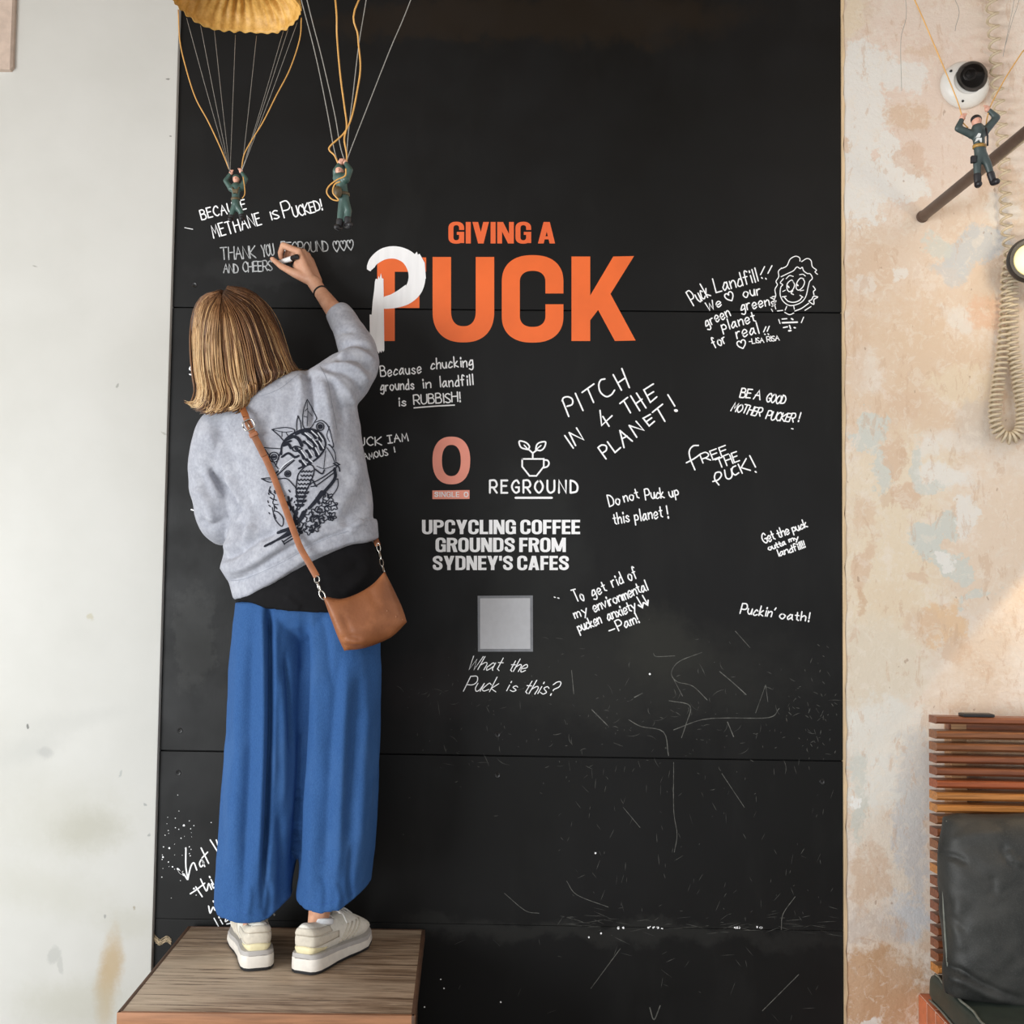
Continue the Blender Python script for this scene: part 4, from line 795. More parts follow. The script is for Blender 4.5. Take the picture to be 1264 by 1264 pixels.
# hem stitching lines
bvh_t = BVHTree.FromObject(tr, bpy.context.evaluated_depsgraph_get())
def hug(bvh, pts, off, n=6, sm=2):
    out = []; nn = []
    for q in spline([(a_, b_, 0) for a_, b_ in pts], n) if len(pts) > 2 else [np.array([pts[0][0]+(pts[1][0]-pts[0][0])*k/8, pts[0][1]+(pts[1][1]-pts[0][1])*k/8, 0]) for k in range(9)]:
        d = ray(q[0], q[1]); d = d/np.linalg.norm(d); hit = bvh.ray_cast(Vector(CAM), Vector(d))
        if hit[0] is None: continue
        nv = np.array(hit[1]); nv = nv if nv@d < 0 else -nv; out.append(np.array(hit[0])); nn.append(nv)
    for _ in range(sm):
        nn = [(nn[max(i-1, 0)]+nn[i]+nn[min(i+1, len(nn)-1)])/3 for i in range(len(nn))]
    nn = [q/np.linalg.norm(q) for q in nn]
    return [p+q*off for p, q in zip(out, nn)], nn
M['stitch'] = simple('blue_stitching', (40, 80, 140), .9, .1, 100)
u = MB()
for pts in ([(276, 1118), (300, 1127), (330, 1129), (352, 1112)], [(374, 1114), (400, 1116), (430, 1106), (450, 1088)]):
    q, nn = hug(bvh_t, pts, .0004); ribbon(u, q, .0012, nn)
u.build('hem_stitching', M['stitch'], tr, False)

# --- black shirt tail between sweatshirt and trousers
mb = MB(); bot = [(291, 746), (313, 738), (330, 745), (358, 753), (404, 756), (440, 752), (474, 728)]; up = [(290, 700), (474, 640)]
rs_ = []
for k in range(8):
    f_ = k/7; cv = [(x_, (1-f_)*np.interp(x_, [290, 474], [712, 652])+f_*np.interp(x_, [q[0] for q in bot], [q[1] for q in bot])) for x_ in np.linspace(290, 474, 24)]
    rs_.append(ring((297-5*f_, 0), (458+15*min(1, f_*1.3), 0), -.285, .092+.027*min(1, f_*1.6), cv, 48))
mb.loft(rs_); me = remesh(mb, .004, 3)
fold(me, [([(352, 735), (362, 745), (372, 752)], .004, 4), ([(390, 720), (420, 715), (450, 690)], -.004, 6), ([(420, 735), (440, 720), (460, 700)], .004, 6)], lambda V, N, a_, b_: vnoise(V*np.array([22, 22, 22]), 2)*.006)
sh = link('shirt_tail', me, M['black_cloth'], person); sh['label'] = 'black shirt hanging below the sweatshirt'

# --- sweatshirt: torso and two sleeves in one surface
mb = MB()
hem = [(283, 716), (291, 741), (310, 738), (353, 716), (400, 688), (464, 667)]
def hemc(dy): return [(x_, np.interp(x_, [289, 310, 353, 400, 467], [741, 738, 716, 688, 665])+dy) for x_ in np.linspace(270, 470, 24)]
R_ = [ring((312, 480), (380, 458), -.285, .060, n=48), ring((282, 492), (402, 460), -.285, .078, n=48), ring((262, 508), (424, 468), -.285, .092, n=48), ring((252, 530), (440, 500), -.285, .104, n=48), ring((256, 565), (448, 545), -.285, .112, n=48),
      ring((272, 605), (454, 585), -.285, .116, n=48), ring((286, 640), (460, 622), -.285, .118, n=48), ring((277, 680), (459, 640), -.285, .124, n=48), ring((271, 702), (461, 650), -.285, .130, n=48),
      ring((282, 0), (464, 0), -.285, .126, hemc(-27), 48), ring((286, 0), (466, 0), -.285, .123, hemc(-22), 48), ring((289, 0), (467, 0), -.285, .121, hemc(-2), 48), ring((291, 0), (466, 0), -.285, .112, hemc(0), 48)]
mb.loft(R_)
def px_tube(pts):                            # (px, py, y, radius in px)
    q = [np.array([*P(a_, b_, y_), r_*m_per_px(y_)]) for a_, b_, y_, r_ in pts]; s_ = spline(q, 5)
    mb.tube([v[:3] for v in s_], [v[3] for v in s_], 24)
px_tube([(385, 505, -.30, 40), (404, 485, -.30, 37), (428, 464, -.285, 33), (442, 449, -.255, 26), (441, 432, -.225, 24), (433, 415, -.195, 20.5), (424, 397, -.165, 18.5), (417, 386, -.15, 16.5), (414.5, 382, -.146, 14)])
px_tube([(292, 528, -.30, 32), (272, 538, -.30, 32), (262, 560, -.30, 28.5), (263, 590, -.295, 29), (268, 620, -.285, 28), (270, 640, -.265, 27), (280, 650, -.225, 24), (292, 645, -.17, 20), (300, 640, -.13, 17)])
me = remesh(mb, .0040, 7)
fl = [ # left sleeve and arm crease
      ([(296, 640), (287, 618), (272, 596), (258, 575)], -.012, 4.5), ([(300, 628), (290, 606), (276, 585)], .006, 6), ([(240, 600), (256, 622), (262, 650)], .005, 6), ([(246, 640), (262, 648), (282, 640)], -.005, 5), ([(240, 575), (252, 596), (260, 618)], -.004, 6),
      # right shoulder pull lines
      ([(377, 455), (382, 474), (386, 500), (384, 530)], -.009, 4), ([(370, 462), (372, 490), (366, 520)], .006, 6), ([(394, 462), (402, 490), (408, 530), (412, 560)], .006, 7), ([(408, 466), (416, 492), (424, 525)], -.006, 5), ([(340, 480), (334, 510), (322, 540)], -.003, 8),
      # sleeve folds at the elbow
      ([(416, 434), (430, 424), (446, 424), (459, 432)], -.006, 3.5), ([(415, 442), (432, 432), (450, 436), (464, 450)], .005, 3.5), ([(413, 447), (430, 441), (448, 446), (462, 462)], -.007, 3.5), ([(405, 452), (425, 450), (444, 458), (456, 475)], .005, 4), ([(395, 456), (420, 458), (438, 470), (450, 492)], -.005, 4), ([(412, 415), (424, 408), (440, 408)], -.003, 3.5), ([(385, 455), (410, 466), (430, 484), (442, 512)], .004, 5),
      # body drape
      ([(270, 690), (292, 682), (320, 664), (345, 655)], -.009, 5), ([(275, 678), (296, 668), (318, 648)], .006, 6), ([(276, 704), (300, 700), (328, 684), (360, 660)], .006, 6), ([(292, 714), (318, 702), (345, 684), (380, 664)], -.006, 5), ([(296, 640), (298, 660), (290, 684)], -.008, 5), ([(305, 620), (310, 645), (304, 670)], .005, 6),
      ([(455, 590), (444, 620), (420, 650)], -.004, 7), ([(450, 560), (436, 600), (410, 640)], .004, 9), ([(462, 620), (450, 640), (425, 660)], .004, 5), ([(268, 520), (284, 560), (296, 600)], -.004, 8), ([(255, 525), (268, 560), (280, 588)], .004, 8), ([(325, 530), (322, 580), (318, 630)], .003, 12),
      # waistband seam
      ([(283, 716), (305, 713), (350, 693), (398, 666), (466, 643)], -.004, 2.6)]
def swx(V, N, px, py): return vnoise(V*np.array([16, 16, 14]), 12)*.008+vnoise(V*np.array([42, 42, 36]), 14)*.0028
fold(me, [(a_, b_*1.55, c_) for a_, b_, c_ in fl], swx); sw_ = link('sweatshirt', me, M['fleece'], person); sw_['label'] = 'heather grey sweatshirt with a dark bird print on its back'
bvh_s = BVHTree.FromObject(sw_, bpy.context.evaluated_depsgraph_get())
# ribbed neckline and seams
M['seam'] = simple('grey_seam', (140, 143, 152), .9, .1, 100)
u = MB()
for pts in ([(322, 489), (345, 480), (368, 462)], [(283, 717), (305, 713.5), (350, 693.5), (398, 667), (464, 645)], [(395, 452), (404, 470), (410, 500), (416, 530)]):
    q, nn = hug(bvh_s, pts, .0005)
    if len(q) > 2: ribbon(u, q, .0014, nn)
u.build('seam', M['seam'], sw_, False)
# back print
P7 = cr(280, 490, 6.32)
pr = MB(); pw = MB()
def ink(pts, w, mbx=None, off=.0012):
    q, nn = hug(bvh_s, P7(pts), off, 5, 3)
    if len(q) > 1: LIFT[0] += 1; ribbon(mbx or pr, [p_+n_*(LIFT[0] % 50)*8e-6 for p_, n_ in zip(q, nn)], w*.0021*(1.08 if mbx is None else .9), nn)
# leaves
for L in ([(625, 20), (600, 90), (590, 170), (600, 240), (650, 245), (690, 190), (700, 160), (660, 80), (625, 20)], [(352, 255), (400, 245), (470, 240), (530, 262), (490, 320), (450, 345), (410, 305), (352, 255)], [(555, 145), (545, 200), (545, 260)], [(555, 145), (575, 200), (580, 255)], [(690, 200), (740, 185), (790, 230), (820, 330), (830, 390), (790, 370)], [(270, 638), (330, 632), (380, 650), (330, 665), (270, 638)], [(290, 395), (340, 400), (420, 405)], [(300, 410), (320, 440), (400, 560)],
          [(865, 640), (835, 650), (790, 710), (750, 790), (760, 830), (830, 760), (865, 700), (865, 640)], [(800, 370), (840, 430), (850, 500)], [(780, 395), (820, 460), (850, 540)], [(340, 700), (330, 740), (370, 770), (360, 830), (400, 840)], [(360, 890), (400, 900), (440, 950), (430, 1010), (380, 960), (360, 890)]): ink(L, 1.0)
for L in ([(625, 40), (630, 130), (625, 230)], [(630, 110), (665, 150)], [(628, 160), (600, 150)], [(628, 90), (608, 110)], [(365, 258), (440, 275), (510, 270)], [(430, 270), (430, 310)], [(460, 275), (480, 310)], [(770, 420), (755, 560)], [(700, 540), (760, 560), (850, 530)], [(800, 230), (780, 300), (800, 350)], [(285, 642), (370, 648)]): ink(L, .7)
# head, eyes and beak
ink([(425, 450), (430, 380), (470, 320), (540, 275), (620, 250), (690, 260), (745, 300), (770, 370), (740, 440), (690, 490), (620, 530), (560, 560)], 2.0); ink([(540, 290), (600, 268), (680, 275), (735, 320)], 3.0)
for k, (a_, b_) in enumerate((((590, 285), (640, 330)), ((640, 270), (690, 320)), ((690, 285), (730, 345)), ((600, 350), (650, 400)), ((650, 335), (690, 390)), ((700, 350), (735, 410)), ((560, 420), (600, 480)), ((620, 420), (650, 470)), ((670, 400), (700, 460)), ((570, 500), (600, 540)), ((620, 490), (650, 520)))):
    ink([a_, ((a_[0]+b_[0])/2+6, (a_[1]+b_[1])/2-6), b_], 3.4); ink([(a_[0]+20, a_[1]-4), (b_[0]+18, b_[1]-10)], 1.5, pw, .0014)
ink([(470, 330), (520, 310), (560, 330), (585, 380)], 3.6); ink([(450, 360), (500, 345)], 2.4); ink([(440, 380), (480, 370), (500, 400)], 3.0)
ink([(510, 400), (535, 385), (570, 395), (585, 405), (550, 425), (520, 420), (510, 400)], 1.4); ink([(538, 400), (548, 410)], 3.5); ink([(430, 470), (480, 440), (530, 470), (560, 460)], 2.4)
ink([(530, 470), (470, 520), (400, 580), (380, 600)], 1.6); ink([(525, 495), (460, 550), (395, 610)], 1.4); ink([(430, 400), (380, 540)], 1.2); ink([(520, 480), (450, 530), (410, 575)], 1.5, pw, .0014)
for cx_, cy_, r_ in ((368, 470, 38), (728, 232, 30), (475, 600, 24)):
    for q_ in (1, .55): ink([(cx_+r_*q_*math.cos(a_), cy_+r_*q_*math.sin(a_)) for a_ in np.linspace(0, 6.283, 12)], 1.1)
    ink([(cx_-5, cy_), (cx_+5, cy_)], 3.2)
# wing and scales
ink([(545, 660), (560, 600), (610, 545), (655, 530), (680, 560), (670, 620), (640, 690), (610, 760), (590, 830), (560, 880)], 1.3); ink([(545, 660), (540, 740), (555, 820), (545, 900)], 1.3)
for j in range(9):
    y_ = 575+j*33; xl_, xr_ = np.interp(y_, [560, 700, 900], [590, 548, 550]), np.interp(y_, [560, 620, 700, 900], [668, 665, 636, 575])
    for i in range(4):
        x_ = xl_+(xr_-xl_)*(i+.5*(j % 2))/3.5; ink([(x_-12, y_), (x_, y_+13), (x_+12, y_)], 1.2 if j < 4 else 1.8)
# body, branch and legs
ink([(400, 640), (470, 640), (530, 700)], 1.2); ink([(680, 560), (740, 600), (760, 570)], 1.6); ink([(640, 680), (690, 660), (760, 620), (840, 560), (870, 530)], 1.2); ink([(655, 700), (700, 690), (770, 640), (850, 580)], 1.2); ink([(670, 650), (690, 690), (700, 700)], 1.6); ink([(830, 520), (870, 545), (880, 580)], 1.6); ink([(850, 510), (880, 530)], 1.4)
ink([(840, 560), (840, 640), (760, 740), (690, 820), (640, 870)], 3.4); ink([(740, 740), (700, 800), (660, 850)], 3.6); ink([(700, 790), (720, 830)], 3.0); ink([(600, 900), (570, 960), (530, 980)], 4.5); ink([(545, 900), (530, 960), (550, 990)], 3.6); ink([(620, 880), (590, 950)], 2.5); ink([(480, 780), (500, 860), (540, 920)], 2.4); ink([(470, 820), (520, 880)], 2.6)
rq = random.Random(5)
for cx_, cy_, r_ in ((790, 790, 34), (830, 850, 30), (760, 860, 34), (700, 900, 36), (650, 940, 34), (720, 960, 34), (780, 930, 32), (590, 1010, 30), (640, 1040, 30), (820, 930, 28), (690, 1020, 30), (560, 1050, 26)):
    ph = rq.uniform(0, 6); ink([(cx_+r_*(1+.28*math.cos(5*a_+ph))*math.cos(a_), cy_+r_*(1+.28*math.cos(5*a_+ph))*math.sin(a_)) for a_ in np.linspace(0, 6.283, 22)], 1.1)
    for _ in range(3): a_ = rq.uniform(0, 6.28); ink([(cx_+5*math.cos(a_), cy_+5*math.sin(a_)), (cx_+r_*.8*math.cos(a_), cy_+r_*.8*math.sin(a_))], rq.uniform(1.0, 2.6))
for _ in range(34):
    x_ = rq.uniform(380, 620); y_ = rq.uniform(690, 940)
    if x_ > 410+ (y_-690)*.45 and x_ < 560: ink([(x_, y_), (x_+rq.uniform(-14, 14), y_+rq.uniform(8, 26))], rq.uniform(.8, 2.2))
for _ in range(16): x_ = rq.uniform(380, 460); y_ = rq.uniform(720, 940); ink([(x_-60, y_), (x_-50+rq.uniform(-12, 12), y_+rq.uniform(10, 24))], 1.1)
for L in ([(420, 1050), (480, 1030), (530, 1000)], [(400, 1060), (500, 1030)], [(300, 1165), (370, 1130), (440, 1095), (510, 1060)], [(340, 1150), (430, 1095), (500, 1045)]): ink(L, 3.4)
for L in ([(440, 1130), (500, 1090), (530, 1075)], [(445, 1145), (520, 1100)], [(430, 1120), (450, 1150)]): ink(L, 1.2)
o = pr.build('back_print', M['print_ink'], sw_, False); o['label'] = 'dark line drawing of a bird among leaves'
if pw.v: pw.build('print_highlight', M['print_white'], sw_, False)

# --- hair
def hair_mat():
    t = NT('streaked_hair'); a_ = t.N('ShaderNodeVertexColor'); a_.layer_name = 'strand'
    n_ = t.noise(140, 3, .6, stretch=(1, 1, .15)); t.color(t.mix(t.rng(n_, .3, .7, .0, .45), a_.outputs['Color'], srgb(70, 46, 30)))
    t.rough(.42, .35); t.b.inputs['Anisotropic'].default_value = .4; return t.m
M['hair'] = hair_mat()
M['hair_under'] = simple('dark_hair_underlayer', (74, 50, 34), .6, .35, 60, .4, 120, stretch=(1, 1, .12), spec=.25)
def hy(px, py):                               # depth of the outer hair surface, towards the camera
    xl_ = np.interp(py, [352, 360, 376, 396, 424, 460, 483, 497, 512], [272, 250, 241, 237, 238, 241, 243, 240, 242]); xr_ = np.interp(py, [352, 357, 370, 388, 408, 429, 444, 460, 475, 490, 512], [286, 304, 321, 331, 343, 352, 358, 366, 345, 322, 306])
    u_ = np.clip((px-(xl_+xr_)/2)/((xr_-xl_)/2+1e-6), -1, 1); top = np.clip((py-350)/50, 0, 1)
    dep = .125*math.sqrt(max(0, 1-(1-top)**2))+.012*np.clip((py-440)/60, 0, 1.2)
    return -.265-dep*math.sqrt(max(0, 1-abs(u_)**2.4))
hr = MB(); hcol = []
guides = [[(270, 360), (251, 366), (241, 388), (238.5, 420), (241, 458), (245, 482), (240, 497), (235.5, 498)], [(271, 361), (255, 376), (247, 410), (247, 450), (251, 480), (246, 500), (238, 504)], [(272, 363), (260, 388), (256, 425), (258, 460), (264, 488), (258, 506), (247, 511)], [(273, 365), (268, 395), (267, 430), (270, 465), (277, 490), (272, 505), (262, 510)],
          [(274, 366), (278, 395), (281, 430), (285, 465), (292, 488), (288, 503), (277, 506)], [(275, 365), (287, 393), (294, 430), (299, 463), (304, 486), (303, 503), (296, 508)], [(276, 363), (296, 388), (308, 424), (314, 456), (318, 478), (314, 494), (304, 506)], [(278, 360), (305, 380), (320, 414), (329, 445), (336, 464), (330, 474), (318, 482)],
          [(280, 357), (311, 371), (329, 402), (341, 434), (350, 455), (350, 466), (340, 470)], [(281, 354.5), (315, 366), (335, 394), (347, 426), (356, 446), (364, 458), (369, 460)], [(282, 353.5), (304, 357), (322, 373), (340, 404), (351, 430), (359, 450), (370, 459)]]
guides = [[tuple(q[:2]) for q in spline([(a_, b_, 0) for a_, b_ in g_], 4)] for g_ in guides]; ng = 22
guides = [[tuple(np.array([np.interp(t_, np.linspace(0, 1, len(g_)), [q[k] for q in g_]) for k in (0, 1)])) for t_ in np.linspace(0, 1, ng)] for g_ in guides]
rh = random.Random(21)
dark, midc, lite, pale = np.array(srgb(78, 52, 35)[:3]), np.array(srgb(140, 98, 64)[:3]), np.array(srgb(198, 154, 102)[:3]), np.array(srgb(232, 198, 148)[:3])
def strand(f, inset, r, tone, jit, t0=0.0, t1=1.0, curl=0.0, fc=None, wave=1.0, rootlen=.55):
    jx, jy = rh.gauss(0, jit), rh.gauss(0, jit); ph = rh.uniform(0, 6.28); am = rh.uniform(.2, 1.0)*jit*.6*wave; fr = rh.uniform(4, 8); pts = []; cols = []; rr = []; m_ = 18
    for k in range(m_):
        t_ = t0+(t1-t0)*k/(m_-1); s_ = t_*(ng-1); a_ = min(int(s_), ng-2); b_ = s_-a_
        ff = f if fc is None else f+(fc-f)*np.clip((t_-.15)/.85, 0, 1)**1.3*.85
        ff = min(max(ff, 0), len(guides)-1.001); i = int(ff); w_ = ff-i
        q = [(1-w_)*((1-b_)*guides[i][a_][c_]+b_*guides[i][a_+1][c_])+w_*((1-b_)*guides[i+1][a_][c_]+b_*guides[i+1][a_+1][c_]) for c_ in (0, 1)]
        e_ = min(1, t_*3+.25); cu = max(0, t_-.72)/.28
        x_ = q[0]+jx*e_+am*math.sin(ph+t_*fr)*e_+curl*cu*cu*12; y_ = q[1]+jy*e_*.8-abs(curl)*cu**3*5
        pts.append(P(x_, y_, hy(x_, y_)+inset+.003*math.sin(ph*2+t_*4)*e_)); rr.append(r*(.6+.4*math.sin(math.pi*min(1, .15+t_*.8)))*(1 if t_ < .88 else max(.12, (1-t_)/.12*.88+.12)))
        g_ = (.30+.70*np.clip((t_-.02)/rootlen, 0, 1))*tone
        c_ = dark+(midc-dark)*min(1, g_*2) if g_ < .5 else midc+(lite-midc)*min(1, (g_-.5)*2)
        if tone > 1: c_ = c_+(pale-c_)*np.clip((tone-1)*2.2*np.clip(t_*1.8-.2, 0, 1), 0, 1)
        cols.append(c_)
    hr.tube(pts, rr, 6, True)
    for k in range(m_): hcol.extend([cols[k]]*6)
for _ in range(520): strand(rh.uniform(0, 10), rh.uniform(.001, .012), rh.uniform(.0014, .0028), rh.choice([.0, .05, .12, .25, .45]), 2.0, 0, rh.uniform(.86, 1))
for _ in range(66):                             # locks: strands that gather towards their tips
    fc = rh.uniform(0, 10); tone = rh.choice([.3, .6, .9, 1.1, 1.3, 1.5, 1.6]) if fc < 5 else rh.choice([.05, .15, .3, .5, .75, 1.1]); cu = rh.choice([0, 0, .35, .6, -.5]) if fc > 1.2 else rh.choice([-1.0, -.7, -.4]); ins = rh.uniform(-.008, .002); t1 = rh.uniform(.86, 1.0); t0 = rh.choice([0, 0, .05, .12])
    for _ in range(rh.randint(6, 11)): strand(fc+rh.gauss(0, .26), ins+rh.uniform(-.002, .002), rh.uniform(.0009, .0018), tone+rh.uniform(-.2, .2), 1.1, t0, t1-rh.uniform(0, .05), cu, fc, 1.2, rh.uniform(.35, .8))
for _ in range(60): strand(rh.uniform(0, 10), rh.uniform(-.013, -.006), rh.uniform(.0006, .0010), rh.uniform(.8, 1.5), 3.0, rh.uniform(0, .3), rh.uniform(.85, 1), rh.uniform(-.8, .8), None, 1.6)
for _ in range(30): strand(rh.uniform(4.6, 6.4), rh.uniform(-.012, -.002), .0015, rh.choice([.2, .4, .9]), 3.0, .6, 1.0, rh.choice([.6, -.5]), 5.4)
me = hr.mesh('hair'); at = me.color_attributes.new('strand', 'FLOAT_COLOR', 'POINT'); cc = np.ones((len(hr.v), 4)); cc[:, :3] = np.array(hcol); at.data.foreach_set('color', cc.ravel())
hair = link('hair', me, M['hair'], person); hair['label'] = 'shoulder-length streaked blonde and brown hair'
mb = MB()
mb.loft([ring(L, R, yc_, t_, n=32) for L, R, yc_, t_ in (((274, 361), (288, 360), -.25, .02), ((261, 366), (303, 363), -.25, .06), ((248, 382), (322, 378), -.25, .085), ((244, 400), (333, 397), -.25, .096), ((244, 425), (345, 420), -.25, .102), ((246, 450), (352, 444), -.252, .106), ((248, 470), (349, 458), -.255, .106), ((252, 486), (330, 472), -.265, .100), ((255, 497), (312, 487), -.27, .09))])
me = remesh(mb, .005, 3); fold(me, [], lambda V, N, a_, b_: vnoise(np.c_[a_*.22, b_*.02, V[:, 1]*20], 4)*.010)
link('hair_underlayer', me, M['hair_under'], hair)

# --- shoes
M['shoe_suede'] = simple('cream_suede', (206, 198, 182), .9, .06, 90, .25, 260); M['shoe_mesh'] = simple('cream_mesh', (222, 218, 206), .85, .05, 200, .35, 500)
M['midsole'] = simple('white_midsole', (226, 220, 210), .6, .05, 50); M['midsole_grey'] = simple('grey_midsole_line', (176, 172, 168), .6, .05, 50); M['outsole'] = simple('black_outsole', (30, 30, 32), .7, .1, 80)
M['heel_patch'] = simple('pale_yellow_heel', (224, 213, 172), .5, .06, 60); M['lace'] = simple('white_lace', (232, 230, 224), .8, .04, 300, .2); M['sock'] = simple('white_sock', (226, 228, 230), .9, .05, 200)
def shoe(heel_px, ang, mir):
    hp = PZ(*heel_px, TZ); a_ = math.radians(ang); X = np.array([math.cos(a_), math.sin(a_), 0]); Y = np.array([-math.sin(a_), math.cos(a_), 0])
    def W(x, y, z): return hp+(X*(x*mir)+Y*y+np.array([0, 0, z]))*1.09
    root = None
    ys = [0, .006, .02, .05, .09, .13, .17, .205, .235, .255, .264]; hw = [.020, .030, .036, .038, .036, .038, .044, .047, .042, .028, .010]; of = [0, 0, 0, 0, .002, .004, .006, .006, .003, -.002, -.005]
    def outline(k, z): return [W((of[i]+s_*hw[i]*k), ys[i], z(ys[i])) for s_, rng_ in ((1, range(len(ys))), (-1, reversed(range(len(ys))))) for i in rng_]
    toe = lambda y: .012*max(0, (y-.19)/.07)**2
    up = MB()
    zt = [.098, .106, .107, .098, .096, .103, .094, .078, .064, .050, .040]; bw_ = [.012, .023, .029, .032, .031, .034, .039, .042, .037, .024, .008]
    rg = []
    for i in range(len(ys)):
        y_ = ys[i]+(.004 if i == 0 else 0); z0 = .034-.006*min(1, y_/.2)+toe(ys[i]); zt_ = zt[i]; r_ = []
        for k in range(24):
            q = 2*math.pi*k/24; c_, s_ = math.cos(q), math.sin(q)
            w_ = bw_[i]*(1-.30*max(0, s_)**1.5); r_.append(W(of[i]+math.copysign(abs(c_)**.75, c_)*w_, y_+(.012*(1-max(0, s_)) if False else 0)+(-.006*max(0, s_) if i < 3 else 0), (z0+zt_)/2+math.copysign(abs(s_)**.8, s_)*(zt_-z0)/2))
        rg.append(r_)
    up.loft(rg); me_ = remesh(up, .003, 3); root = link('shoe', me_, M['shoe_mesh'], person)
    def build(mb_, n_, m_, lab=None, sm=True):
        o_ = mb_.build(n_, m_, root, sm, 40)
        if lab: o_['label'] = lab
    mb_ = MB().loft([outline(.96, lambda y: .0015+toe(y)), outline(1.0, lambda y: .004+toe(y)), outline(1.0, lambda y: .0075+toe(y))]); build(mb_, 'outsole', M['outsole'], 'black outsole')
    mb_ = MB().loft([outline(.985, lambda y: .0072+toe(y)), outline(1.02, lambda y: .012+toe(y)), outline(1.0, lambda y: .033-.010*min(1, y/.2)+toe(y)), outline(.90, lambda y: .0345-.010*min(1, y/.2)+toe(y))]); build(mb_, 'midsole', M['midsole'], 'thick white midsole')
    mb_ = MB().loft([outline(.965, lambda y: .0325-.010*min(1, y/.2)+toe(y)), outline(.985, lambda y: .037-.010*min(1, y/.2)+toe(y)), outline(.95, lambda y: .043-.011*min(1, y/.2)+toe(y)), outline(.8, lambda y: .044-.011*min(1, y/.2)+toe(y))]); build(mb_, 'midsole_band', M['midsole_grey'])
    # heel counter, collar and overlays as bent strips a little proud of the upper
    bv = BVHTree.FromPolygons([v.co[:] for v in me_.vertices], [p_.vertices[:] for p_ in me_.polygons])
    cen = lambda y_, z_: Vector(W(.001, max(y_, .035), z_))
    def skinpt(x, y, z, off):
        z = min(z, float(np.interp(max(y, .012), ys, zt))-.006); d = Vector(W(x, y, z))-cen(y, z); d.normalize(); h_ = bv.ray_cast(cen(y, z), d)
        p_ = np.array(h_[0]) if h_[0] else np.array(W(x, y, z)); return p_+np.array(d)*off
    def strip(z0f, z1f, y_end, n_, m_, off=.0022, lab=None):
        mb_ = MB(); ns = 28; nz = 5; fr = []
        for k in range(ns):
            s_ = -1+2*k/(ns-1); q = abs(s_); y_ = y_end*max(0, (q-.28)/.72); x_ = math.copysign(min(.05, .05*q/.28 if q < .28 else .05), s_); yy = -.02 if q < .28 else y_-.02*(1-min(1, (q-.28)/.2))
            fr.append([skinpt(x_, yy, z0f(q)+(z1f(q)-z0f(q))*j/(nz-1), off*(.35 if j in (0, nz-1) or k in (0, ns-1) else 1)) for j in range(nz)])
        mb_.add([p_ for f_ in fr for p_ in f_], [(k*nz+j, k*nz+j+1, (k+1)*nz+j+1, (k+1)*nz+j) for k in range(ns-1) for j in range(nz-1)]); o_ = mb_.build(n_, m_, root, True)
        sd = o_.modifiers.new('thickness', 'SOLIDIFY'); sd.thickness = .0015; sd.offset = -1
        if lab: o_['label'] = lab
    strip(lambda q: .041, lambda q: .060-.012*q, .055, 'heel_counter', M['heel_patch'], .003, 'pale yellow heel patch')
    strip(lambda q: .057, lambda q: .084-.012*q, .10, 'heel_overlay', M['shoe_suede'], .0013, 'cream suede heel panel')
    strip(lambda q: .082-.006*q, lambda q: .100-.012*q, .075, 'collar', M['shoe_suede'], .0028)
    for s_ in (-1, 1):                         # side stripes and toe overlay
        mb_ = MB()
        for k in range(4):
            y0 = .105+k*.016; pth = [skinpt(s_*.05, y0+.030*f_, .042+.036*f_, .0012) for f_ in np.linspace(0, 1, 7)]; mb_.tube(pth, .0026, 6)
        mb_.build('side_stripe', M['shoe_suede'], root)
    mb_ = MB()
    for k in range(5):
        y_ = .098+k*.018; zt_ = np.interp(y_, ys, zt); mb_.tube(spline([W(-.020+of[4], y_, zt_-.007), W(0, y_+.004, zt_+.004), W(.022, y_+.008, zt_-.007)], 5), .0024, 6, flat=.6)
    for s_ in (-1, 1):
        mb_.tube(spline([W(s_*.004, .110, .110), W(s_*.020, .098, .116), W(s_*.034, .104, .108), W(s_*.012, .114, .107)], 6), .0022, 6); mb_.tube(spline([W(0, .110, .110), W(s_*.026, .118, .106), W(s_*.046, .112, .086)], 6), .0020, 6)
    build(mb_, 'lace', M['lace'], 'white laces tied in a bow')
    mb_ = MB(); mb_.lathe(W(.006, .074, .086), (0, .25, 1), [(.020, 0), (.025, .004), (.025, .015), (.021, .017)], 24); build(mb_, 'sock', M['sock'], 'white ankle sock')
    root['label'] = 'cream platform sneaker'
    return root
shoe((318, 1199), 18, -1); shoe((373, 1203), -20, 1)

# ================================================================== MARKER
M['marker_white'] = simple('white_marker_body', (232, 232, 230), .35, .02, 30); M['marker_black'] = simple('black_marker_cap', (20, 20, 22), .35, .05, 30)
A_, B_ = P(366.8, 316.8, -.098), P(341, 325.5, -.002); ax_ = (B_-A_)/np.linalg.norm(B_-A_); Lm = np.linalg.norm(B_-A_)
mk = thing('marker_pen', 'white paint marker with black end held in the right hand', 'marker', A_)
MB().lathe(A_, ax_, [(.0066, .026), (.0072, .027), (.0072, Lm-.028), (.0062, Lm-.022), (.0045, Lm-.012), (.003, Lm-.010)], 20).build('barrel', M['marker_white'], mk, True, 40)
MB().lathe(A_, ax_, [(.0055, 0), (.0070, .001), (.0074, .004), (.0074, .026), (.0066, .0265)], 20).build('cap', M['marker_black'], mk, True, 40)
MB().lathe(A_, ax_, [(.0028, Lm-.011), (.0024, Lm-.004), (.0010, Lm)], 12).build('tip', M['marker_white'], mk, True, 40)

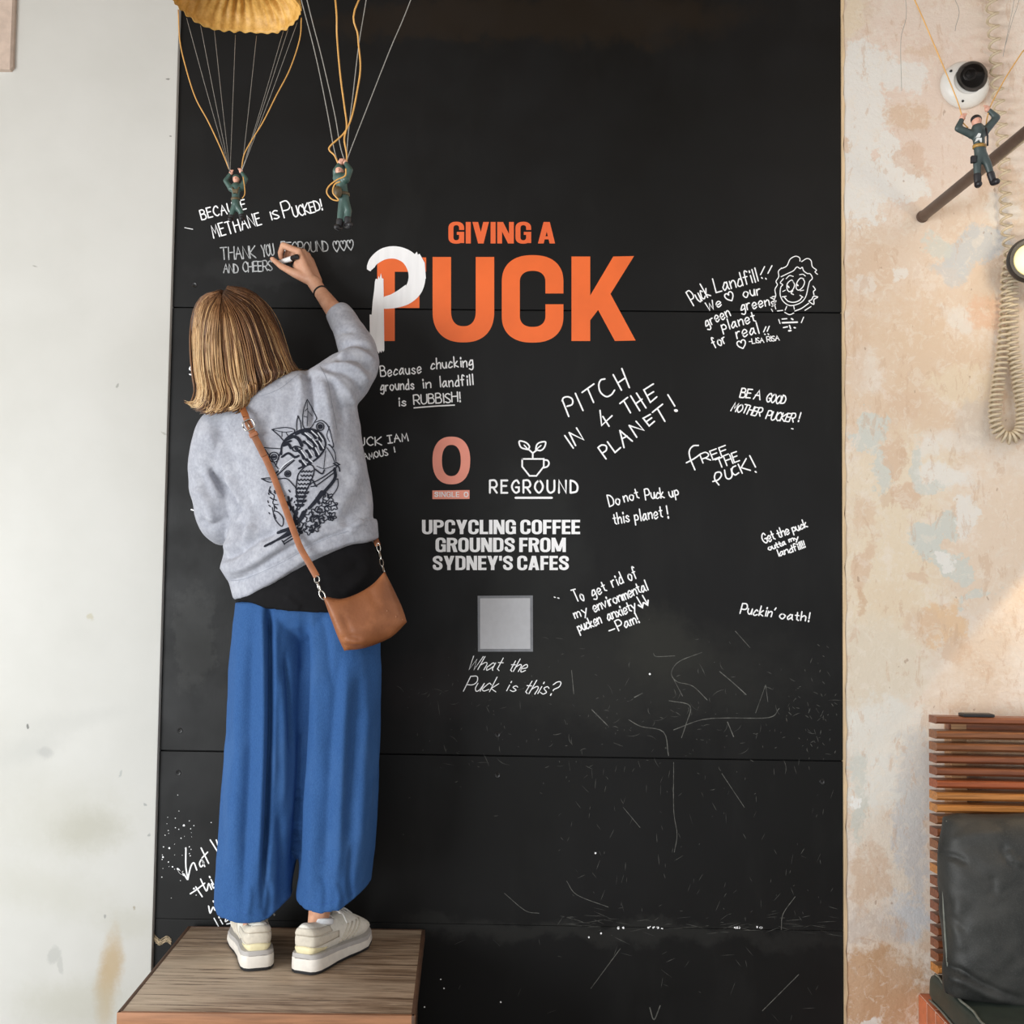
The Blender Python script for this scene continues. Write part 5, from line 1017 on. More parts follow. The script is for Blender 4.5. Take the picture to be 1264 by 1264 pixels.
# ================================================================== SHOULDER BAG
t = NT('tan_leather'); n = t.noise(9, 6, .6); c = t.mix(t.rng(n, .35, .65), srgb(130, 78, 45), srgb(160, 102, 64)); c = t.mix(t.rng(t.noise(70, 3), .6, .75, 0, .4), c, srgb(124, 72, 40))
t.color(c); t.rough(.48, .4); t.bump(t.math('ADD', t.noise(160, 4), t.noise(14, 4)), .25, .002); M['leather'] = t.m
M['strap'] = simple('tan_strap_leather', (152, 92, 54), .5, .12, 50, .2, 200); M['strap_dark'] = simple('brown_leather_loop', (138, 84, 48), .5, .12, 50, .2, 200); M['steel'] = simple('polished_steel', (196, 192, 184), .22, .05, 30, metal=1.0); M['zip'] = simple('brown_piping', (122, 72, 40), .6, .1, 80)
bag = thing('shoulder_bag', 'tan leather shoulder bag hanging on a crossbody strap at the right hip', 'bag', P(450, 750, -.43))
yl, yr = -.435, -.372
def bp(px, py): return P(px, py, yl+(yr-yl)*np.clip((px-400)/100, 0, 1))
G = coons([bp(400, 737), bp(420, 740), bp(440, 734), bp(460, 722), bp(475, 706)], [bp(475, 706), bp(487, 730), bp(497, 752), bp(502, 768)], [bp(426, 803), bp(445, 801), bp(465, 795), bp(485, 785), bp(502, 768)], [bp(400, 737), bp(409, 762), bp(418, 786), bp(426, 803)], 34, 30)
mb = pillow(G, lambda u_, v_, e_: .004+.030*e_*(.35+.65*min(1, v_*1.6))+.003*math.sin(u_*9+v_*5)*e_, lambda u_, v_, e_: .004+.016*e_, 3.2)
me = mb.mesh('bag'); bm = bmesh.new(); bm.from_mesh(me); bmesh.ops.recalc_face_normals(bm, faces=bm.faces); bm.to_mesh(me); bm.free()
fold(me, [([(420, 752), (430, 775), (434, 795)], -.003, 4), ([(424, 786), (440, 792), (452, 790)], .005, 4), ([(422, 795), (434, 800), (446, 797)], -.004, 3), ([(455, 725), (462, 740), (470, 752)], -.002, 5), ([(420, 790), (436, 786), (452, 793)], -.003, 3)])
bb = link('bag_body', me, M['leather'], bag)
top = [bp(400, 737.5), bp(420, 740.5), bp(440, 734.5), bp(460, 722.5), bp(475, 706.5)]
MB().tube([q+np.array([0, .006, 0]) for q in spline(top, 6)], .0028, 8).build('piping', M['zip'], bag)
MB().tube(spline([bp(400, 737), bp(409, 762), bp(418, 786), bp(426, 803)], 6), .0022, 8).build('piping', M['strap_dark'], bag)
u = MB()
for x_, y_ in ((489, 761), (497, 765), (478, 754)):
    h_ = BVHTree.FromObject(bb, bpy.context.evaluated_depsgraph_get()).ray_cast(Vector(CAM), Vector(ray(x_, y_)).normalized())
    if h_[0]: u.ball(np.array(h_[0]), (.0022, .0012, .003), 10, 6)
u.build('rivet_mark', M['strap_dark'], bag)
q, nn = hug(bvh_s, [(304, 512), (308, 524), (325, 558), (340, 592), (353, 628), (366, 664), (374, 682), (382, 698)], .004, 6, 8)
q = [np.array(x_) for x_ in q]
for _ in range(6): q = [q[0]]+[(q[i-1]+q[i]+q[i+1])/3 for i in range(1, len(q)-1)]+[q[-1]]
q = [p_+n_*.003 for p_, n_ in zip(q, nn)]
for p_ in q:
    f_ = np.clip((to_px(p_)[1]-600)/110, 0, 1); a_ = to_px(p_); p_[:] = P(a_[0], a_[1], min(p_[1], -.405-.026*f_-.003))
e0, e1 = P(297, 500, -.372), P(392.5, 712, -.424)
e1 = P(391, 712, -.434)
path = [P(290, 492, -.335), e0]+[p_ for p_ in q[1:] if to_px(p_)[1] < 680]+[P(382, 696, -.431), e1]
def band(pts, w, th_, name, mat, par_, nrm_=None):
    pts = spline(pts, 3); m_ = len(pts); rings = []
    for i in range(m_):
        T_ = pts[min(i+1, m_-1)]-pts[max(i-1, 0)]; T_ = T_/np.linalg.norm(T_); vw = (nrm_ if nrm_ is not None else (CAM-pts[i])); vw = vw/np.linalg.norm(vw); S_ = np.cross(T_, vw); S_ /= np.linalg.norm(S_); N_ = np.cross(S_, T_); 
        rings.append([pts[i]+S_*w*.5*a_+N_*th_*.5*b_ for a_, b_ in ((-1, -.6), (-.85, -1), (.85, -1), (1, -.6), (1, .6), (.85, 1), (-.85, 1), (-1, .6))])
    return MB().loft(rings).build(name, mat, par_, True, 50)
band(path, .0155, .0035, 'strap', M['strap'], bag)
def sub(px0, py0, px1, py1, off): 
    s_ = [p_ for p_ in path if py0-1 <= to_px(p_)[1] <= py1+1]; return [p_+np.array([0, -off, 0]) for p_ in s_]
band(sub(0, 522, 0, 566, .0035), .0165, .003, 'strap_end', M['strap_dark'], bag)['label'] = 'darker doubled strap end below the buckle'
c0 = P(309.5, 522, 0); s0 = min(path, key=lambda p_: abs(to_px(p_)[1]-524)); s1 = min(path, key=lambda p_: abs(to_px(p_)[1]-540)); td = (s1-s0)/np.linalg.norm(s1-s0); sd_ = np.cross(td, (0, -1, 0)); sd_ /= np.linalg.norm(sd_); nd = np.cross(sd_, td); nd = nd if nd[1] < 0 else -nd
bc = s0+nd*.006
MB().tube([bc+sd_*.0135*math.copysign(abs(math.cos(a_))**.6, math.cos(a_))+td*.0125*math.copysign(abs(math.sin(a_))**.6, math.sin(a_)) for a_ in np.linspace(0, 2*math.pi, 33)], .0017, 8).build('buckle', M['steel'], bag)
MB().tube([bc-td*.012, bc+td*.0125+nd*.002], .0011, 8).build('buckle_pin', M['steel'], bag)
lp = s0+td*.026+nd*.003; MB().hexa([lp+sd_*a_*.0105+td*b_*.005+nd*c_*.0045 for c_ in (-1, 1) for a_, b_ in ((-1, -1), (1, -1), (1, 1), (-1, 1))], .001).build('keeper_loop', M['strap'], bag)
def chain(pts, rr, name='chain_link'):
    pts = [np.asarray(p_) for p_ in pts]
    for i in range(len(pts)-1):
        a_, b_ = pts[i], pts[i+1]; d_ = (b_-a_); L_ = np.linalg.norm(d_); d_ = d_/L_; s_ = np.cross(d_, (0, 1, .1)); s_ /= np.linalg.norm(s_); n_ = np.cross(d_, s_); s2 = s_ if i % 2 == 0 else (s_*.5+n_*.87)
        m_ = (a_+b_)/2; MB().tube([m_+d_*math.cos(w_)*(L_*.5+rr*.8)+s2*math.sin(w_)*rr*2.3 for w_ in np.linspace(0, 2*math.pi, 21)], rr*.62, 8).build(name, M['steel'], bag)
chain([e1, P(391.5, 719, -.432), P(395.5, 730, -.437), P(400, 739, -.437)], .0026)
chain([P(466.5, 671, -.330), P(468, 680, -.335), P(470, 690, -.345), P(472, 698, -.358), P(474.5, 707, -.37)], .0019)
band([P(466.5, 673, -.33), P(463, 664, -.27), P(455, 640, -.15), P(420, 580, -.145), P(360, 520, -.17), P(310, 495, -.22), P(292, 490, -.29), P(290, 492, -.335)], .014, .003, 'strap', M['strap'], bag)

# ================================================================== PARACHUTE TOYS
t = NT('gold_cloth'); n = t.noise(60, 6, .65); c = t.mix(t.rng(n, .35, .65), srgb(196, 146, 66), srgb(228, 180, 98)); c = t.mix(t.rng(t.noise(160, 4, .7), .6, .7, 0, .5), c, srgb(168, 116, 46)); t.color(c); t.rough(.5, .4)
t.b.inputs['Transmission Weight'].default_value = 0; t.bump(n, .3, .003); M['gold'] = t.m
M['cord_yellow'] = simple('yellow_cord', (214, 160, 84), .5, .1, 80); M['cord_grey'] = simple('grey_string', (150, 146, 138), .8, .15, 300)
M['toy_green'] = simple('dark_green_plastic', (58, 84, 76), .4, .15, 60); M['toy_grey'] = simple('dark_grey_green_plastic', (62, 74, 72), .45, .12, 60); M['toy_skin'] = simple('pink_plastic', (216, 160, 136), .5, .06, 60); M['toy_black'] = simple('black_plastic', (34, 32, 34), .45, .1, 60)
M['toy_gold'] = simple('gold_plastic', (170, 128, 60), .4, .15, 80); M['toy_white'] = simple('white_plastic_badge', (232, 232, 228), .5, .03, 50); M['toy_brown'] = simple('olive_brown_plastic', (92, 78, 52), .5, .2, 80)
def canopy(par, c, rad, h, pleats=34):
    # open dome of pleated cloth, seen from underneath
    nr, na = 18, pleats*6; rows = []
    for j in range(nr):
        v = j/(nr-1); r_ = rad*math.sin(v*math.pi/2)**.9; z_ = h*math.cos(v*math.pi/2)
        w_ = lambda a_: math.cos(pleats*a_+.9*math.sin(3*a_))*(.7+.3*math.sin(7*a_+1)); rows.append([np.array([c[0]+r_*(1+.012*v*w_(a_))*math.cos(a_), c[1]+r_*(1+.012*v*w_(a_))*math.sin(a_), c[2]+z_*(1+.10*w_(a_))+.0035*math.sin(math.pi*v)*w_(a_)-.002*v*(w_(a_)+1.6*math.cos(5*a_+1))]) for a_ in np.linspace(0, 2*math.pi, na+1)[:-1]])
    mb = MB(); mb.loft(rows, False); o = mb.build('canopy', M['gold'], par); s_ = o.modifiers.new('thickness', 'SOLIDIFY'); s_.thickness = .0012; o['label'] = 'golden pleated parachute canopy'
    return lambda a_: np.array([c[0]+rad*math.cos(a_), c[1]+rad*math.sin(a_), c[2]-.004])
def cord(par, pts, r_, mat, name):
    q = spline(pts, 6) if len(pts) > 2 else pts; return MB().tube(q, r_, 6).build(name, M[mat], par)
def cordpx(par, pts, y, r_, mat, name, top=None):
    q = [P(a_, b_, y) for a_, b_ in pts]
    if top is not None: q = [np.asarray(top)]+q
    return cord(par, q, r_, mat, name)
def soldier(par, y, J, sc, mat, face=1, extra=None):
    """J: joints in photo pixels; sc: px height of the figure"""
    k = m_per_px(y)*sc
    D = J.get('dep', {})
    g_ = lambda n_: P(J[n_][0], J[n_][1], y+D.get(n_, 0)*k)
    mb = MB()
    mb.capsule(g_('neck'), g_('waist'), .082*k, .072*k); mb.capsule(g_('sl'), g_('sr'), .062*k, .062*k); mb.capsule(g_('waist'), g_('hip'), .074*k, .078*k)
    for s_ in 'lr':
        mb.capsule(g_('s'+s_), g_('e'+s_), .056*k, .046*k); mb.capsule(g_('e'+s_), g_('h'+s_), .046*k, .034*k)
        hp_ = g_('hip')+(g_('k'+s_)-g_('hip'))*.12; mb.capsule(hp_, g_('k'+s_), .070*k, .052*k); mb.capsule(g_('k'+s_), g_('f'+s_), .052*k, .036*k)
    me = remesh(mb, .014*k, 2); body = link('soldier_body', me, M[mat], par)
    hc = g_('head'); mb = MB().ball(hc, (.062*k, .068*k, .080*k)); mb.capsule(hc, g_('neck'), .04*k, .045*k); mb.ball(hc+np.array([0, -face*.066*k, -.005*k]), (.013*k, .016*k, .020*k), 10, 8)
    mb.build('soldier_head', M['toy_skin'], body)
    hb = MB(); hb.ball(hc+np.array([0, face*.012*k, .03*k]), (.070*k, .074*k, .062*k)); hb.build('helmet', M['toy_black' if mat == 'toy_grey' else mat], body)
    for s_ in 'lr':
        hd_ = g_('h'+s_); d_ = g_('h'+s_)-g_('e'+s_); d_ = d_/np.linalg.norm(d_)
        mb = MB().ball(hd_+d_*.03*k, (.038*k, .036*k, .042*k), 12, 8)
        for q in range(3): mb.capsule(hd_+d_*.04*k+np.array([(q-1)*.018*k, -.02*k, 0]), hd_+d_*.075*k+np.array([(q-1)*.02*k, -.03*k, 0]), .012*k, .010*k, 8)
        mb.build('hand', M['toy_skin'], body)
        fo = g_('f'+s_); kn = g_('k'+s_); sh_ = fo+(kn-fo)*.45; mb = MB(); mb.capsule(fo, sh_, .045*k, .050*k); mb.capsule(fo, fo+np.array([J.get('toe'+s_, 0)*k, -face*.07*k, -.012*k]), .046*k, .040*k); mb.build('boot', M['toy_black'], body)
    w_ = g_('waist'); mb = MB(); mb.lathe(w_-np.array([0, 0, .022*k]), (0, 0, 1), [(.074*k, 0), (.086*k, .004*k), (.086*k, .040*k), (.074*k, .044*k)], 20); mb.build('belt', M['toy_gold' if mat == 'toy_grey' else 'toy_brown'], body)
    return body, k
GRP = 'parachute toys hanging from the ceiling'
# -- left toy, under the visible canopy
y1 = -.87
toy = thing('parachute_toy', 'green toy soldier hanging from the visible gold parachute at the left', 'toy', P(292, 275, y1), GRP)
cc_ = P(293, 6, y1); rim = canopy(toy, cc_, 80*m_per_px(y1), .075)
body, k = soldier(toy, y1, dict(head=(291.5, 221), neck=(291.5, 230), waist=(291, 246), hip=(291, 252), sl=(285.5, 233), sr=(298, 232), el=(278.5, 223), er=(303.5, 221), hl=(284, 215), hr=(298.5, 213), kl=(286.5, 262), kr=(297, 261), fl=(285, 271), fr=(299, 270)), 68, 'toy_green')
mb = MB(); ch = P(292, 237, y1)
for s_ in (-1, 1): mb.tube(spline([ch+np.array([s_*.07*k, -.02*k, .09*k]), ch+np.array([s_*.055*k, -.088*k, .04*k]), ch+np.array([s_*.03*k, -.088*k, -.06*k])], 4), .013*k, 6)
mb.box(tuple(ch+np.array([-.045*k, -.115*k, -.05*k])), tuple(ch+np.array([.045*k, -.07*k, .02*k])), .008*k); mb.build('harness', M['toy_brown'], body)
HL_, HR_ = P(284, 213, y1-.005), P(298.5, 211, y1-.005)
cordpx(toy, [(220, 12), (222, 50), (229, 82), (241, 120), (257, 150), (272, 182), (283, 209)], y1, .0012, 'cord_yellow', 'cord')
cordpx(toy, [(372, 22), (370, 48), (358, 85), (341, 118), (325, 150), (309, 176), (301, 192), (298, 211)], y1, .0012, 'cord_yellow', 'cord')
cordpx(toy, [(300, 218), (302, 232), (302, 240), (299, 245)], y1-.012, .0010, 'cord_yellow', 'cord')
for a_, tgt, mid_ in ((2.75, HL_, None), (2.45, HL_, None), (2.2, HL_, None), (1.85, HL_, None), (1.5, HR_, None), (.98, HR_, None), (.86, HR_, None), (.55, HR_, None)):
    cord(toy, [rim(a_), (rim(a_)*.5+np.asarray(tgt)*.5)+np.array([0, 0, -.004]), tgt], .00055, 'cord_grey', 'string')
cord(toy, [cc_+np.array([0, 0, .076]), np.array([cc_[0], cc_[1], 3.26])], .0006, 'cord_grey', 'hanging_string')
# -- second toy, turned sideways
y2 = -1.35
toy = thing('parachute_toy', 'green toy soldier seen side-on beside the printed words, yellow cord looped round it', 'toy', P(422, 287, y2), GRP)
cc2 = P(450, -172, y2); rim = canopy(toy, cc2, .152, .08)
body, k = soldier(toy, y2, dict(head=(419, 211), neck=(420, 219), waist=(424, 240), hip=(424.5, 246), sl=(416, 220), sr=(427, 221), el=(414.5, 211), er=(432, 210), hl=(419, 203), hr=(427, 202), kl=(421, 262), kr=(430, 260), fl=(418.5, 281), fr=(428.5, 278), dep=dict(sl=.05, sr=-.06, el=.0, er=-.05), toer=.05, toel=-.02), 90, 'toy_green')
mb = MB(); pc = P(417, 237, y2-.012); mb.ball(pc, (.060*k, .07*k, .085*k)); mb.build('backpack', M['toy_brown'], body)
cordpx(toy, [(414, 0), (416, 45), (420, 92), (425, 130), (428, 155), (425, 172), (428, 190), (427.5, 204)], y2, .0014, 'cord_yellow', 'cord', rim(2.2))
cordpx(toy, [(443, 0), (442, 45), (445, 82), (441, 112), (434, 145), (425, 164), (408, 180), (407, 186), (413, 192), (418, 203)], y2, .0014, 'cord_yellow', 'cord', rim(1.0))
cordpx(toy, [(427, 208), (426, 217), (416, 222), (406, 230), (403.5, 238), (410, 246), (418, 247), (411, 238), (413, 228), (420, 224)], y2-.03, .0012, 'cord_yellow', 'cord')
for pts, tp_ in (([(330, -165), (351, -80), (372, 0), (390, 70), (404, 138), (412, 182), (418, 203)], None), ([(341, -165), (379, 0), (397, 70), (413, 140), (420, 180), (427, 203)], None), ([(479, -165), (452, 0), (443, 55), (436, 115), (430, 165), (427.5, 203)], None), ([(568, -165), (507, 0), (482, 60), (456, 126), (431, 190), (427.5, 203)], None)):
    cordpx(toy, pts, y2, .00075, 'cord_grey', 'string', tp_)
cord(toy, [cc2+np.array([0, 0, .08]), np.array([cc2[0], cc2[1], 3.26])], .0006, 'cord_grey', 'hanging_string')
# -- right toy
y3 = -1.5
toy = thing('parachute_toy', 'dark toy soldier with a white chest badge hanging in front of the bare plaster', 'toy', P(1210, 234, y3), GRP)
cc3 = P(1198, -130, y3); rim = canopy(toy, cc3, .14, .08)
body, k = soldier(toy, y3, dict(head=(1205.5, 150), neck=(1207, 159), waist=(1209, 181), hip=(1210, 187), sl=(1200, 166), sr=(1215, 163), el=(1182.5, 158.5), er=(1230.5, 145), hl=(1187, 148), hr=(1221, 136.5), kl=(1206, 203), kr=(1219, 202), fl=(1207, 228), fr=(1226, 225), toel=-.01, toer=.02), 96, 'toy_grey')
fc = P(1205, 150.5, y3-.0125)
mb = MB()
for q in ([(1208, 164), (1211, 165), (1210, 169), (1205, 169)], [(1206, 170), (1212, 170), (1212, 175), (1209, 172), (1204, 175)]):
    a_ = [P(x_, y_, y3-.0145) for x_, y_ in q]; n_ = len(a_); mb.add(a_+[p_+np.array([0, .003, 0]) for p_ in a_], [tuple(range(n_)), tuple(range(2*n_-1, n_-1, -1))]+[(i, (i+1) % n_, n_+(i+1) % n_, n_+i) for i in range(n_)])
mb.build('chest_badge', M['toy_white'], body, False)
ps = P(1201.5, 197, y3-.004); MB().box(tuple(ps-np.array([.03*k, .03*k, .045*k])), tuple(ps+np.array([.03*k, .03*k, .045*k])), .006*k).build('pouch', M['toy_black'], body)
MB().tube([P(1217, 158, y3-.010), P(1219, 168, y3-.0125), P(1219, 180, y3-.011)], .014*k, 6).build('harness', M['toy_black'], body)
cordpx(toy, [(1129, 0), (1150, 48), (1167, 88), (1180, 120), (1186, 138), (1188, 150), (1195, 158)], y3, .0010, 'cord_yellow', 'cord', rim(2.9))
cordpx(toy, [(1275, 45), (1262, 64), (1242, 95), (1224, 128), (1220, 140), (1218, 148), (1217, 158)], y3, .0010, 'cord_yellow', 'cord', rim(.1))
for pts, tp_ in (([(1118, 0), (1112, 50), (1113, 112)], rim(3.3)), ([(1179, 0), (1179, 38)], rim(2.0)), ([(1252, 0), (1246, 30), (1238, 70)], rim(.6)), ([(1258, 0), (1250, 24), (1240, 60)], rim(.4))):
    cordpx(toy, pts, y3+.02, .0004, 'cord_grey', 'string', tp_)
cord(toy, [cc3+np.array([0, 0, .08]), np.array([cc3[0], cc3[1], 3.26])], .0006, 'cord_grey', 'hanging_string')

# ================================================================== RIGHT WALL FITTINGS
M['cam_white'] = simple('white_camera_plastic', (230, 228, 222), .4, .03, 20); M['cam_black'] = simple('black_lens', (12, 12, 13), .15, .1, 20)
t = NT('smoked_dome'); t.color(srgb(90, 86, 84)); t.rough(.03, .6); t.b.inputs['Transmission Weight'].default_value = .92; t.b.inputs['IOR'].default_value = 1.12; M['dome'] = t.m
M['lens_glass'] = simple('lens_glass', (58, 60, 64), .06, .1, 20, spec=1.0); M['lens_ring'] = simple('lens_ring', (120, 118, 116), .3, .05, 20, metal=.8)
cc_ = P(1189.5, 106.5, -.0); k = m_per_px(0)
scam = thing('security_camera', 'white dome security camera with smoked glass on the peeling wall', 'camera', cc_)
MB().lathe(cc_, (-.02, -1, .03), [(29*k, 0), (30*k, .004), (29.5*k, .014), (26*k, .026), (20*k, .034), (17.5*k, .035), (17.5*k, .030)], 48).build('base', M['cam_white'], scam, True, 50)
dc = cc_+np.array([5*k, -.030, 6*k])
MB().lathe(dc, (.05, -1, .08), [(18.5*k, -.003), (19.5*k, .0), (19*k, .006), (17.5*k, .016), (14*k, .026), (8*k, .0335), (2*k, .0365)], 40).build('dome', M['dome'], scam)
MB().ball(dc+np.array([0, -.006, 0]), 13.5*k, 24, 16).build('camera_ball', M['cam_black'], scam)
ld = np.array([-.35, -1, -.08]); ld /= np.linalg.norm(ld); lc = dc+np.array([-3.5*k, -.006, -1*k])+ld*9*k
MB().lathe(lc, ld, [(7.5*k, 0), (8.2*k, .003), (7.4*k, .006), (5.5*k, .0055), (5.2*k, .003)], 28, False).build('lens_ring', M['lens_ring'], scam)
MB().lathe(lc, ld, [(5.6*k, .001), (4.2*k, .0045), (1*k, .0062)], 24).build('lens', M['lens_glass'], scam)
for a_, b_ in ((1174, 87.5), (1214.5, 94), (1188.5, 124.5)):
    q = P(a_, b_, -.029 if a_ != 1188.5 else -.028); MB().lathe(q+np.array([0, .006, 0]), (0, -1, 0), [(1.6*k, 0), (1.6*k, .007), (.8*k, .0085)], 12).build('screw', M['cam_black'], scam)
q = P(1170, 108, -.019); MB().box(tuple(q+np.array([-.8*k, -.004, -4*k])), tuple(q+np.array([.8*k, .004, 4*k])), .0005).build('slot', M['lens_ring'], scam)

M['rod'] = simple('dark_brown_rod', (92, 72, 60), .45, .15, 30, .1)
ra, rb = P(1138, 268, .0), P(1330, 112, -.80); rod = thing('support_rod', 'dark brown round rod sticking out of the peeling wall towards the room', 'rod', ra)
MB().tube([ra, ra*.98+rb*.02, rb], 6.6*k, 20).build('pole', M['rod'], rod, True, 40)
dd = (rb-ra)/np.linalg.norm(rb-ra); MB().lathe(ra+dd*.001, dd, [(7.4*k, 0), (7.6*k, .006), (6.8*k, .010)], 24).build('wall_ferrule', M['rod'], rod, True, 40)

M['lamp_black'] = simple('black_lamp_metal', (30, 28, 30), .35, .1, 30); M['lamp_glow'] = emit('lit_diffuser', (255, 236, 170), .45)
lc = P(1271, 322, -.10); kl = m_per_px(-.10)
lamp = thing('wall_lamp', 'round black lamp with a lit cream face beside the coiled cable', 'lamp', P(1271, 322, 0))
lax = np.array([-.18, -1, -.05]); lax /= np.linalg.norm(lax)
MB().lathe(lc-lax*.02, lax, [(12*kl, -.01), (22*kl, 0), (27*kl, .012), (28*kl, .03), (25*kl, .040), (21*kl, .038), (20*kl, .030)], 40, False).build('housing', M['lamp_black'], lamp, True, 50)
MB().lathe(lc-lax*.02, lax, [(20.8*kl, .030), (19*kl, .036), (12*kl, .041), (3*kl, .043)], 36).build('diffuser', M['lamp_glow'], lamp)
MB().tube([np.array([lc[0], .0, lc[2]]), lc-lax*.025], .011, 16).build('mount', M['lamp_black'], lamp)
lh = lc+np.array([0, 0, 24*kl]); MB().capsule(lh+np.array([.012, .0, -.002]), lh+np.array([-.012, 0, 0]), .006, .006).build('lamp_knob', M['lamp_black'], lamp)

M['coil'] = simple('cream_cable', (204, 188, 160), .45, .06, 60)
def coil_path(pts, y, R_, pitch):
    q = spline([(a_, b_, 0) for a_, b_ in pts], 30); W_ = [P(a_[0], a_[1], y) for a_ in q]; d = np.r_[0, np.cumsum([np.linalg.norm(W_[i+1]-W_[i]) for i in range(len(W_)-1)])]; W_ = np.array(W_)
    out = []; ph = 0; s_ = 0; n_ = 0
    Tt = np.gradient(W_, axis=0)
    while s_ < d[-1]:
        p_ = np.array([np.interp(s_, d, W_[:, c_]) for c_ in range(3)]); T_ = np.array([np.interp(s_, d, Tt[:, c_]) for c_ in range(3)]); T_ /= np.linalg.norm(T_)
        u_ = np.cross(T_, (0, 1, 0)); u_ /= np.linalg.norm(u_); v_ = np.cross(T_, u_); f_ = s_/d[-1]; pt = pitch(f_); out.append(p_+R_(f_)*(math.cos(ph)*u_+math.sin(ph)*v_)); ph += 2*math.pi/14; s_ += pt/14
    return out
cable = coil_path([(1222, -16), (1225, 20), (1228, 60), (1231, 110), (1236, 160), (1240, 215), (1242, 270), (1247, 318)], -.028, lambda f_: 6.4*k, lambda f_: 17*k-4*k*f_)
low1 = coil_path([(1247, 318), (1243, 345), (1242, 380), (1238, 430), (1232, 475), (1228, 510), (1233, 533), (1246, 541), (1259, 533), (1262, 512), (1257, 470), (1250, 430), (1249, 390), (1251, 345), (1262, 326)], -.028, lambda f_: 6.6*k, lambda f_: 8.6*k-2.8*k*min(1, f_*2.2)+2.6*k*max(0, f_-.75)*4)
cb = tag(MB().tube(cable+low1[2:], 1.75*k, 8).build('coiled_cable', M['coil'], None), 'cream coiled cable hanging in a long loop on the peeling wall', 'cable')

# ================================================================== BENCH CORNER
M['tile'] = simple('terracotta_tile', (198, 112, 74), .5, .18, 25, .1); M['grout'] = simple('pale_grout', (222, 200, 184), .9, .1, 80)
def timber(nm, c): return simple(nm, c, .38, .28, 22, .12, 60, stretch=(.35, 6, 6), spec=.5)
M['slat0'] = timber('dark_red_timber', (128, 74, 46)); M['slat1'] = timber('brown_timber', (136, 86, 53)); M['slat2'] = timber('honey_timber', (184, 122, 62)); M['slat3'] = timber('red_timber', (154, 80, 44)); M['brace'] = timber('yellowish_timber', (176, 132, 90))
t = NT('dark_waxed_canvas'); n = t.noise(7, 6, .65, dist=.5); c = t.mix(t.rng(n, .35, .65), srgb(42, 43, 41), srgb(62, 62, 59)); c = t.mix(t.rng(t.noise(300, 2), .5, .7, 0, .3), c, srgb(76, 77, 75)); c = t.mix(t.rng(t.noise(3, 3), .55, .7, 0, .3), c, srgb(92, 84, 66)); t.color(c); t.rough(.55, .4); t.bump(t.math('ADD', t.noise(300, 2), t.noise(18, 5)), .3, .002); M['canvas'] = t.m
M['vinyl_green'] = simple('dark_green_vinyl', (48, 57, 51), .45, .2, 14, .2, 40); M['piping'] = simple('worn_piping', (120, 122, 112), .6, .2, 60)
bw0 = P(1133.5, 1226, 0); BX0, BZ = bw0[0], bw0[2]; BX1 = 2.3; BY = -.62
base_ = thing('tiled_bench', 'terracotta tiled bench base below the dark cushions', 'bench', ((BX0+BX1)/2, BY/2, 0))
MB().box((BX0+.002, BY+.002, 0), (BX1, -.0015, BZ-.002)).build('core', M['grout'], base_, False)
mb = MB(); ty = .066; gp = .006
for i in range(int(-BY/ty)): mb.box((BX0, -(i+1)*ty+gp, BZ-.006-.10), (BX0+.006, -i*ty-gp*.2, BZ-.003), .001); mb.box((BX0, -(i+1)*ty+gp, .0), (BX0+.006, -i*ty-gp*.2, BZ-.006-.104), .001)
mb.build('side_tiles', M['tile'], base_, True, 30)
mb = MB()
for i in range(int(-BY/.12)+1): mb.box((BX0+.003, max(BY, -(i+1)*.12+gp), BZ-.006), (BX0+.075, -i*.12-gp*.2, BZ), .001)
for i in range(9): mb.box((BX0+.08+i*.12, BY, BZ-.006), (BX0+.08+i*.12+.116, -.0015, BZ-.0005), .001)
mb.build('top_tiles', M['tile'], base_, True, 30)
mb = MB()
for i in range(10): mb.box((BX0+.004+i*.12, BY-.004, .01), (BX0+i*.12+.116, BY+.004, BZ-.004), .001)
mb.build('front_tiles', M['tile'], base_, True, 30)
# slatted backrest
ys = -.085; SXa = P(1151, 1000, ys)[0]
back = thing('slatted_backrest', 'slatted timber backrest on the wall behind the dark cushion', 'backrest', ((SXa+BX1)/2, ys, BZ))
sl = [(887.5, 0), (905.5, 1), (920.5, 1), (935.5, 0), (950.5, 0), (966, 3), (981, 2), (996, 2), (1010.5, 1), (1026, 0), (1041, 1), (1056, 1), (1071.5, 2), (1087, 0), (1102, 0), (1117.5, 0), (1132.5, 0), (1148, 0), (1163.5, 0), (1179, 0), (1194.5, 2)]
for i, (py, m_) in enumerate(sl):
    z_ = P(1160, py+.6, ys)[2]; hh = .0105 if i else .0095; d_ = .024
    x0 = SXa; prof = [(ys+d_, -hh), (ys-d_*.55, -hh), (ys-d_, -hh*.35), (ys-d_, hh*.6), (ys-d_*.75, hh), (ys+d_, hh)]
    mb = MB(); mb.loft([[np.array([x0+(.005 if a_ < ys-d_*.5 else .0), a_, z_+b_]) for a_, b_ in prof], [np.array([x0+.012, a_, z_+b_]) for a_, b_ in prof], [np.array([BX1, a_, z_+b_-.004]) for a_, b_ in prof]]); mb.build('slat', M['slat%d' % m_], back, True, 25)
zt_, zb_ = P(1160, 891, ys)[2], P(1160, 1200, ys)[2]
bx = P(1173, 950, -.05)[0]
for bx_ in (bx, bx+.52): MB().box((bx_, -.0605, zb_), (bx_+.040, -.006, zt_-.0085), .001).build('brace', M['brace'], back, True, 30)
MB().box((bx-.006, -.0590, zt_-.028), (bx+.0, -.030, zt_-.009), .001).box((bx+.0402, -.0590, zt_-.028), (BX1, -.030, zt_-.009), .001).build('top_rail', M['slat0'], back, True, 30)
